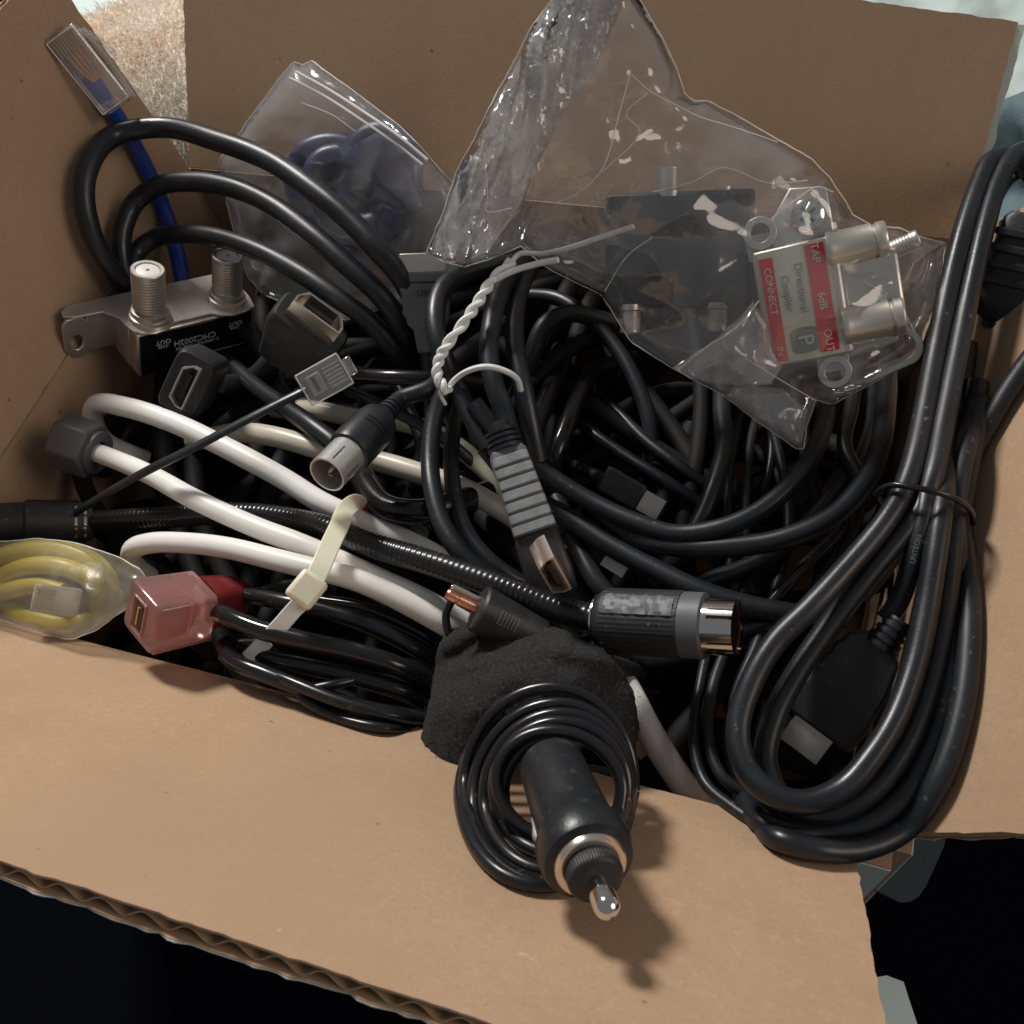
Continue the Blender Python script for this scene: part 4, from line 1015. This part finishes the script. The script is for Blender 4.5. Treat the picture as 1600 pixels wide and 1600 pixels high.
a, r = tw([(855, 1000, 12), (900, 1020, 6), (950, 1040, -6), (1000, 1050, -20)], 30); build('cable', MB().tube(a, r), BLK, t)

def lump(name, outl, ctrl, m, label, cat, thick, amp, f, step, seed=0, ridge=None, **kw):
    h = rbf(ctrl); ol = dens(outl, step); co, fa, de, n = fill(ol, step); N = len(co); vs = []
    for sd in (0, 1):
        for i, c in enumerate(co):
            w = noise.fractal(Vector((c.x * f + seed, c.y * f, seed)), 1, 2, 4); e = min(1, de[i] / 26); e = math.sqrt(e * (2 - e))
            z = h(c.x, c.y) + amp * w + (ridge(c.x, c.y) if ridge else 0)
            vs.append(P(c.x, c.y, z + (thick * .5 * e if sd == 0 else -thick * .5 * (.3 + .7 * e))) + Vector((noise.noise(Vector((c.x * .3, c.y * .3, 1))), noise.noise(Vector((c.x * .3, c.y * .3, 5))), 0)) * .0004)
    fs = list(fa) + [tuple(i + N for i in q)[::-1] for q in fa] + [(i, (i + 1) % n, (i + 1) % n + N, i + N) for i in range(n)]
    o = build(name, MB().add(vs, fs), m, None, label, cat, **kw); fz = MB(); rr = random.Random(5)
    for _ in range(5200):
        p = vs[rr.randrange(N)] + Vector((rr.gauss(0, .0007), rr.gauss(0, .0007), 0)); d = Vector((rr.gauss(0, 1), rr.gauss(0, 1), abs(rr.gauss(0, .8)))).normalized()
        w = d.orthogonal().normalized() * .00007; e = p + d * rr.uniform(.0004, .0013)
        fz.add([p - w, p + w, e], [(0, 1, 2)])
    build('fuzz', fz, FUZZ, o, kind='stuff', smooth=False); return o
def rg(x, y):                                     # the folded edge of the strap
    d = (y - 1000) - (x - 850) * -.42 - 10; e = (y - 1040) + (x - 690) * .62
    return 5.0 / (1 + math.exp(-d / 8)) - 3.5 * math.exp(-(e / 16) ** 2) + 2 * math.exp(-((y - 1010 - abs(x - 850) * .25) / 12) ** 2)
lump('hook_and_loop_strap', [(700, 985), (735, 975), (790, 992), (828, 985), (850, 976), (885, 984), (905, 1000), (940, 1010), (968, 1040), (990, 1080), (1000, 1140), (990, 1180), (940, 1160), (870, 1140), (800, 1150), (755, 1180), (735, 1215), (708, 1218), (686, 1216), (668, 1190), (657, 1160), (662, 1130), (672, 1090), (678, 1060), (680, 1030), (686, 1005)],
     [(700, 985, 6), (850, 976, 12), (968, 1040, 4), (1000, 1150, -2), (870, 1140, 12), (755, 1180, 4), (686, 1216, -2), (657, 1160, -2), (680, 1040, 2), (790, 1060, 17), (740, 1110, 12), (900, 1060, 14)],
     VELC, 'fuzzy black hook-and-loop strap wrapped over the car charger cord', 'strap', 9, .5, .02, 6, seed=3, ridge=rg)

# ------------------------------------------------------------------ car charger
O = P(922, 1350, zfront(922, 1350) + 25); print('charger z', O.z, zfront(945,1420), zfront(760,1340), zfront(1280,1320))
t = thing('car_charger', O, 'black car lighter charger plug with chrome ring, its cord wound round it', 'car charger')
F = frame3(O, (.25, .64, .72), (0, -1, .8))
mb = MB().lathe(F, [(-268, 48), (-262, 57), (-240, 60), (-120, 64), (-74, 67), (-66, 72), (-52, 77), (-18, 77), (-6, 72), (-2, 60), (0, 56)], 64)
p = build('plug_body', mb, mat('satin_black_plastic', (.016, .018, .021), .36, bump=[(500, .15), (1600, .1)], var=(260, (.05, .055, .06), .6, .8, .1)), t)
build('chrome_ring', MB().lathe(F, [(-10, 58), (6, 58), (11, 55), (12, 50), (11, 44), (2, 43)], 64), WARMNI, p)
def kn2(x, a): return 1 + .018 * math.sin(a * 60) if 9 < x < 36 else 1
build('knurled_collar', MB().lathe(F, [(0, 43), (8, 43.5), (12, 44), (33, 44), (37, 42), (40, 37), (43, 20), (44, 13)], 240, wob=kn2), PLAS, p)
build('tip_pin', MB().lathe(F, [(40, 15), (64, 15), (68, 20), (90, 20.5)] + [(90 + 20.5 * math.sin(rad(a)), 20.5 * math.cos(rad(a)) + .01) for a in range(10, 91, 10)], 36), CHROME, p)
for a in (100, 260):
    Fs = F @ Matrix.Rotation(rad(a), 4, 'X'); build('side_spring', MB().loft(Fs @ Matrix.Translation((-95, 0, 64)), [(-40, 7, 1), (-20, 8, 4), (0, 8, 9), (22, 8, 4), (30, 7, 1)], 16, 3), NICK, p)
def loop(cx, cy, rx, ry, ro, z0, sl, a0=0, a1=360, n=16):
    l = []
    for k in range(n + 1):
        a = rad(a0 + (a1 - a0) * k / n); ca, sa = math.cos(rad(ro)), math.sin(rad(ro)); x = cx + rx * math.cos(a) * ca - ry * math.sin(a) * sa; y = cy + rx * math.cos(a) * sa + ry * math.sin(a) * ca
        l.append((x, y, z0 + sl * (y - cy)))
    return l
mb = MB()
for q in ((853, 1234, 133, 150, 8, 16, -.05), (858, 1226, 132, 152, 4, 21, -.05), (862, 1240, 122, 142, 14, 24, -.045), (870, 1238, 112, 124, 16, 28, -.04), (876, 1232, 104, 104, 10, 31, -.04), (880, 1240, 94, 92, 4, 33, -.03), (874, 1228, 100, 84, 20, 35, -.03)):
    a, r = tw(loop(*q), 22); mb.tube(a, r, 12, 4)
build('cord', mb, BLKG, t)

# ------------------------------------------------------------------ bundle hanging over the right side
t = thing('hdmi_cable', P(1450, 900, 10), 'thick charcoal cable in long hanging loops over the right front corner', 'hdmi cable')
mb = MB()
R_ = [
    ([(1620, 250, 20), (1575, 272, 20), (1543, 320, 20), (1522, 380, 19), (1504, 455, 18), (1486, 540, 16), (1470, 620, 14), (1456, 700, 13), (1436, 780, 12), (1400, 850, 6), (1340, 930, -4)], 38),
    ([(1640, 330, 16), (1610, 270, 26), (1575, 246, 32), (1548, 252, 34), (1529, 290, 34), (1511, 340, 33), (1493, 405, 31), (1475, 485, 29), (1459, 565, 27), (1445, 640, 26), (1430, 710, 26), (1412, 765, 26), (1385, 812, 26), (1340, 868, 25), (1270, 945, 24), (1210, 1005, 22), (1172, 1070, 20), (1153, 1140, 18), (1165, 1200, 17), (1205, 1240, 17), (1255, 1254, 17), (1315, 1233, 17), (1362, 1182, 18), (1400, 1120, 18), (1430, 1035, 19), (1448, 950, 21), (1462, 860, 24), (1470, 800, 25), (1478, 740, 22), (1490, 660, 12), (1504, 600, 4), (1512, 540, -4)], 35),
    ([(1680, 330, 10), (1650, 262, 22), (1615, 236, 30), (1583, 246, 34), (1560, 285, 34), (1541, 345, 33), (1522, 425, 31), (1505, 505, 29), (1488, 590, 27), (1472, 670, 26), (1458, 740, 26), (1440, 792, 24), (1400, 845, 22), (1345, 912, 19), (1290, 985, 15), (1240, 1060, 12), (1210, 1120, 10), (1196, 1190, 9), (1222, 1250, 9), (1280, 1272, 10), (1352, 1242, 11), (1410, 1172, 12), (1448, 1080, 13), (1470, 985, 15), (1483, 890, 18), (1490, 810, 20), (1500, 740, 16), (1512, 660, 6), (1520, 600, -4)], 35),
    ([(1160, 1240, -8), (1190, 1285, 2), (1225, 1300, 6), (1285, 1302, 8), (1355, 1284, 8), (1415, 1236, 9), (1458, 1155, 9), (1484, 1060, 10), (1494, 965, 12), (1496, 880, 15), (1493, 810, 18), (1500, 740, 22), (1512, 690, 21), (1524, 640, 14), (1530, 600, 4)], 34),
    ([(1180, 1270, -14), (1215, 1310, -3), (1270, 1326, 1), (1345, 1326, 2), (1415, 1292, 2), (1468, 1215, 3), (1502, 1110, 4), (1514, 1000, 6), (1512, 900, 9), (1503, 830, 12), (1500, 780, 12), (1515, 720, 8), (1545, 660, 6), (1600, 575, 6), (1680, 480, 4)], 36),
    ([(1385, 968, 12), (1404, 940, 14), (1425, 880, 20), (1440, 820, 24), (1450, 760, 25), (1462, 690, 22)], 32),
]
for l, w in R_: a, r = tw(l, w); mb.tube(a, r, 18)
build('cable', mb, BLKM, t)
F = fr(1395, 985, 14, 128, 0)
mb = MB(); strain(F @ Matrix.Translation((34, 0, 0)), 50, 29, 21, mb); 
F = frame3(P(1330, 1060, 6), (-.60, .78, -.12), (0, 0, 1))
bd = [(-74, 22), (-60, 44), (-44, 46), (-36, 52), (-20, 50), (-8, 55), (6, 52), (20, 57), (34, 54), (48, 58), (88, 60), (96, 50), (96, -62), (60, -66), (-10, -58), (-60, -44), (-74, -22)]
p = build('plug_body', MB().prism(F, [(a_, -b_) for a_, b_ in bd][::-1], -22, 22, 'z'), PLAS, t, bevel=.0012)
build('strain_relief', mb, BLKM, p)
s_ = build('plug_shell', MB().shell(F, [(-34, -12), (34, -12), (34, 12), (-34, 12)], 94, 142, .86), STEEL, p, bevel=.0003)
build('insert', MB().box(F, 98, 134, -28, 28, -3, 5), BLK, s_)
# upper plug
F = fr(1590, 430, 20, 103, 0)
p = build('plug_body', MB().loft(F, [(-90, 40, 22), (-80, 48, 28), (40, 52, 30), (66, 42, 26), (76, 28, 20)], 28, 5), PLAS, t)
mb = MB()
for k in range(4): mb.loft(F, [(-64 + k * 24, 50, 10, 0, 22), (-62 + k * 24, 53, 12, 0, 22), (-54 + k * 24, 53, 12, 0, 22), (-52 + k * 24, 50, 10, 0, 22)], 20, 5)
build('grip_rib', mb, PLAS, p)
mb = MB(); strain(F @ Matrix.Translation((158, 0, 0)) @ Matrix.Rotation(math.pi, 4, 'Z') @ Matrix.Translation((0, 0, 0)), -84, 20, 27, mb) if False else mb.lathe(F, sum([[(76 + k * 15, 27 - k * 1.6), (85 + k * 15, 27 - k * 1.6), (85.1 + k * 15, 21), (90.9 + k * 15, 21)] for k in range(5)], []), 24)
build('strain_relief', mb, BLKM, p)
a = [F @ Vector((118, 0, 0)), F @ Vector((150, 0, 0)), F @ Vector((180, 2, -2))] + pts([(1528, 640, 16), (1512, 720, 16), (1500, 800, 14)]); build('cable', MB().tube(a, mpp(a[0]) * 17, 16), BLKM, t)
text('EXTRON', frame3(P(1448, 850, 30), (.22, -.97, 0), (0, 0, 1)) @ Matrix.Translation((0, 0, -1)), 1, GREYPR, t) if False else None
cpt = P(1431, 858, 22); text('UNTEON', frame3(cpt + (CAMP - cpt).normalized() * mpp(cpt) * 16.4, (.24, -.97, 0)), 11, GREYPR, t, thick=.15)
# wire tie on it
a, r = tw([(1378, 790, 20), (1372, 770, 26), (1392, 758, 30), (1430, 762, 32), (1468, 770, 31), (1498, 782, 28), (1518, 800, 22), (1520, 818, 16)], 10)
build('wire_tie', MB().tube(a, r, 10, 8), BLKG, None, 'thin black wire tie cinching the looped cables on the right', 'wire tie')

# ------------------------------------------------------------------ black coil at the front left
t = thing('thin_cable', P(500, 1030, 5), 'glossy black cable coiled beside the pink plug, bulging over the front edge', 'cable')
mb = MB()
for l, w in (
    ([(700, 1085, -12), (620, 1040, 4), (540, 1015, 10), (480, 1002, 12), (410, 985, 13), (360, 965, 12), (335, 950, 6), (350, 935, -2), (420, 930, -8)], 30),
    ([(720, 1060, -14), (640, 1010, -2), (570, 975, 4), (500, 952, 6), (440, 940, 6), (390, 930, 2), (350, 925, -8)], 27),
    ([(700, 1150, -14), (620, 1120, 0), (540, 1100, 5), (470, 1075, 8), (410, 1052, 9), (370, 1036, 8), (350, 1018, 4), (358, 1004, -2), (410, 1000, -8)], 27),
    ([(700, 1120, -16), (640, 1085, -2), (570, 1062, 4), (500, 1045, 6), (430, 1030, 5), (380, 1015, 0)], 28),
    ([(690, 1130, -6), (610, 1118, 6), (530, 1096, 10), (450, 1064, 10), (390, 1040, 6)], 20),
    ([(740, 1040, -18), (650, 985, -6), (570, 952, -2), (500, 940, -2)], 26),
    ([(690, 1100, -10), (600, 1060, 0), (520, 1070, 8), (470, 1085, 8), (520, 1118, 6), (600, 1138, 0), (680, 1140, -10)], 16)):
    a, r = tw(l, w); mb.tube(a, r, 14)
build('cable', mb, BLKG, t)

# ---- pink plug
t = thing('usb_cable', P(300, 950, 6), 'translucent pink USB plug with a dark red boot at the front left', 'usb cable')
F = frame3(P(262, 955, 14), (-.86, .20, .47), (.10, -.80, .6))
build('plug_body', MB().loft(F, [(-60, 38, 36), (-56, 44, 42), (38, 47, 46), (44, 44, 43), (46, 38, 38)], 24, 8), PINK, t)
s_ = build('plug_shell', MB().shell(F, [(-22, -30), (14, -30), (14, 30), (-22, 30)], -30, 49, .86), PINK, t)
build('socket', MB().box(F, 30, 47.5, -14, 6, -22, 22), BROWNC, s_); build('contact', MB().box(F, 40, 49, -6, -2, -16, 16), GOLD, s_)
mb = MB().loft(F, [(-150, 12, 12), (-144, 20, 19), (-128, 30, 28), (-100, 37, 35), (-62, 41, 40)], 28, 3)
build('boot', mb, DPINK, t)
mb = MB(); mb.box(F, -62, 40, 38, 41, -46, -30); build('fin', mb, PINK, t, bevel=.0003)
a = [F @ Vector((-140, 0, 0)), F @ Vector((-170, 0, -4))] + pts([(450, 915, -8), (520, 925, -20)]); build('cable', MB().tube(a, mpp(a[0]) * 10), BLK, t)

# ---- yellow cable in its pouch
t = thing('yellow_cable', P(90, 900, -4), 'yellow cable with clear plug folded inside the pouch at the left corner', 'cable')
mb = MB()
for l, w in (([(-60, 930, -6), (-10, 880, 0), (40, 862, 4), (100, 862, 4), (150, 885, 2), (170, 920, -4), (120, 950, -8)], 34),
             ([(-60, 960, -6), (0, 905, 2), (50, 885, 6), (110, 890, 6), (150, 915, 2), (150, 960, -6)], 30),
             ([(-60, 900, -10), (0, 940, -4), (50, 965, -2), (110, 975, -3), (160, 960, -6), (180, 930, -10)], 32),
             ([(-50, 950, -8), (10, 925, 2), (60, 915, 4), (100, 925, 4)], 28)):
    a, r = tw(l, w); mb.tube(a, r, 14)
build('cable', mb, YEL, t)
F = fr(88, 938, 8, 8, 0); p = build('plug_body', MB().loft(F, [(-34, 20, 13), (-32, 22, 15), (30, 23, 15), (34, 20, 13)], 20, 8), mat('cloudy_plastic', (.62, .56, .42), .2, bump=[(400, .2)], Transmission_Weight=.4), t)
mb = MB()
for k in range(6): mb.box(F, -28, -2, -15 + k * 5.4, -12.6 + k * 5.4, 12, 16)
build('contact', mb, GOLD, p, kind='stuff', smooth=False)
bag('clear_pouch', [(-60, 850), (0, 846), (60, 842), (110, 846), (150, 858), (190, 872), (222, 892), (228, 908), (214, 930), (200, 950), (180, 962), (150, 985), (110, 1000), (50, 985), (0, 968), (-60, 960)],
    [(-60, 850, 4), (60, 842, 6), (150, 858, 8), (225, 900, 14), (196, 948, 12), (150, 985, 4), (50, 985, 3), (-60, 960, 3), (80, 910, 10)], FILMY, 'clear plastic pouch over the yellow cable at the left corner', 'plastic pouch', puff=6, amp=2.0, step=6, seed=43)

# ------------------------------------------------------------------ thin and buried cables
thin = [
    ([(1160, 620, -34), (1150, 680, -26), (1140, 740, -22), (1138, 800, -20), (1142, 870, -20), (1120, 960, -14), (1096, 1060, -8), (1084, 1150, -4), (1100, 1220, -2), (1150, 1265, -2), (1190, 1290, -6)], 16, 'thin black cable curving down to the front edge, leftmost of three'),
    ([(1190, 630, -34), (1175, 680, -24), (1167, 740, -20), (1165, 810, -18), (1168, 880, -18), (1150, 970, -12), (1112, 1080, -6), (1108, 1160, -3), (1130, 1215, -2), (1180, 1250, -4)], 16, 'thin black cable curving down to the front edge, middle of three'),
    ([(1200, 640, -34), (1215, 700, -24), (1228, 760, -20), (1232, 830, -18), (1215, 910, -16), (1185, 1000, -12), (1150, 1090, -8), (1140, 1170, -5), (1160, 1230, -5)], 18, 'thin black cable curving down to the front edge, rightmost of three'),
    ([(1128, 560, -30), (1128, 640, -18), (1132, 700, -13), (1116, 760, -11), (1096, 810, -12), (1060, 870, -16), (1020, 910, -22)], 30, 'black cable bending down behind the smiling arcs at centre right'),
    ([(880, 560, -26), (860, 610, -16), (838, 660, -12), (822, 710, -12), (815, 770, -22)], 32, 'black cable rising beside the grey ribbed grip, left one'),
    ([(990, 560, -34), (930, 580, -24), (905, 620, -17), (885, 665, -14), (868, 710, -15), (850, 760, -24)], 28, 'black cable rising beside the grey ribbed grip, right one with a bright glint'),
    ([(860, 620, -32), (920, 672, -22), (980, 715, -20), (1050, 758, -20), (1110, 800, -26)], 20, 'dim black cable slanting across the dark middle, lower one'),
    ([(900, 590, -36), (960, 640, -26), (1010, 690, -24), (1070, 735, -24), (1130, 780, -30)], 20, 'dim black cable slanting across the dark middle, upper one'),
    ([(1240, 600, -36), (1252, 660, -28), (1262, 720, -24), (1278, 790, -22), (1284, 870, -22), (1270, 960, -20), (1230, 1050, -20)], 22, 'black cable dropping behind the right hand arcs'),
    ([(1180, 620, -44), (1205, 680, -32), (1200, 740, -30), (1180, 800, -30)], 12, 'very thin black wire in the gap below the clear bag'),
    ([(800, 640, -34), (818, 595, -20), (830, 560, -12), (850, 510, -6), (890, 490, -8), (940, 500, -14), (1000, 520, -24)], 28, 'black cable curling behind the twist tie bundle'),
    ([(800, 640, -20), (870, 560, -16), (960, 520, -20), (1060, 560, -30)], 26, 'black cable arching under the clear bag'),
    ([(1170, 1010, -16), (1200, 950, -10), (1260, 880, -8), (1310, 830, -10), (1340, 760, -18)], 22, 'black cable between the round plug and the hanging loops'),
    ([(930, 1000, -20), (1020, 1030, -16), (1090, 1010, -14), (1160, 985, -12), (1240, 960, -14)], 30, 'black cable under the big round plug'),
    ([(1180, 700, -36), (1225, 760, -30), (1240, 830, -28), (1210, 900, -30)], 16, 'black cable loop deep below the right hand arcs'),
    ([(870, 780, -16), (900, 850, -12), (940, 920, -12), (990, 960, -20)], 30, 'black cable passing right of the brown plug shell'),
    ([(350, 480, -20), (420, 560, -20), (450, 620, -26), (560, 650, -30)], 30, 'black cable under the gold edged plug'),
    ([(620, 600, -16), (640, 640, -16), (660, 700, -18), (640, 760, -24)], 24, 'black cable behind the antenna plug'),
    ([(1345, 520, -40), (1338, 590, -24), (1330, 640, -14), (1320, 700, -10), (1345, 760, -10), (1320, 850, -14), (1250, 960, -20)], 24, 'black cable left of the hanging loops under the arcs'),
    ([(820, 460, -18), (880, 470, -14), (960, 540, -16), (1010, 640, -22), (1020, 720, -30)], 24, 'black cable running beneath the clear bag edge'),
]
for l, w, lab in thin:
    a, r = tw(l, w); build('black_cable', MB().tube(a, r, 12), random.choice((BLK, BLKM, BLKG) if max(q[2] for q in l) > -15 else (DEEP, BLKM)), None, lab, 'cable')
# silver usb and metal bits in the shade of the arcs
t = thing('usb_cable', P(950, 875, -12), 'dim grey USB plug buried under the arcs right of the brown plug shell', 'usb cable')
F = fr(945, 870, -14, 32, 6)
build('plug_body', MB().box(F, -70, 2, -17, 17, -9, 9), PLAS, t, bevel=.001)
build('plug_shell', MB().shell(F, [(-14, -7), (14, -7), (14, 7), (-14, 7)], 0, 40, .8), STEEL, t)
a = [F @ Vector((-66, 0, 0))] + pts([(860, 830, -20), (820, 800, -28)]); build('cable', MB().tube(a, mpp(a[0]) * 11), BLK, t)
t = thing('usb_cable', P(1010, 800, -20), 'shadowed USB plug showing one bright edge above the smiling arcs', 'usb cable')
F = fr(1010, 785, -20, 30, 0)
build('plug_body', MB().box(F, -80, -8, -22, 22, -9, 9), PLAS, t, bevel=.001); build('plug_shell', MB().shell(F, [(-17, -7), (17, -7), (17, 7), (-17, 7)], -10, 26, .8), NICK, t)
a, r = tw([(935, 745, -22), (880, 720, -30)], 20); build('cable', MB().tube(a, r), BLK, t)

# deep filling
random.seed(11)
lab = 'dim black cable buried deep under the tangle'; grp = 'black cables buried deep in the box'
for i in range(110):
    z = -.028 - .009 * (i % 9) ; ang = random.uniform(0, math.pi); cx = random.uniform(.03, W - .03); cy = random.uniform(.03, D - .03); L = random.uniform(.05, .12); k = random.uniform(-.03, .03)
    c, s_ = math.cos(ang), math.sin(ang); l = []
    for q in (-1, -.5, 0, .5, 1):
        x = cx + q * L * c - s_ * k * (1 - q * q); y = cy + q * L * s_ + c * k * (1 - q * q)
        l.append(Vector((min(W - .005, max(.005, x)), min(D - .005, max(.005, y)), z + .004 * math.sin(q * 5 + i))))
    build('buried_cable', MB().tube(l, random.uniform(.0028, .0040), 10, 5), DEEP, None, lab, 'cable', grp)
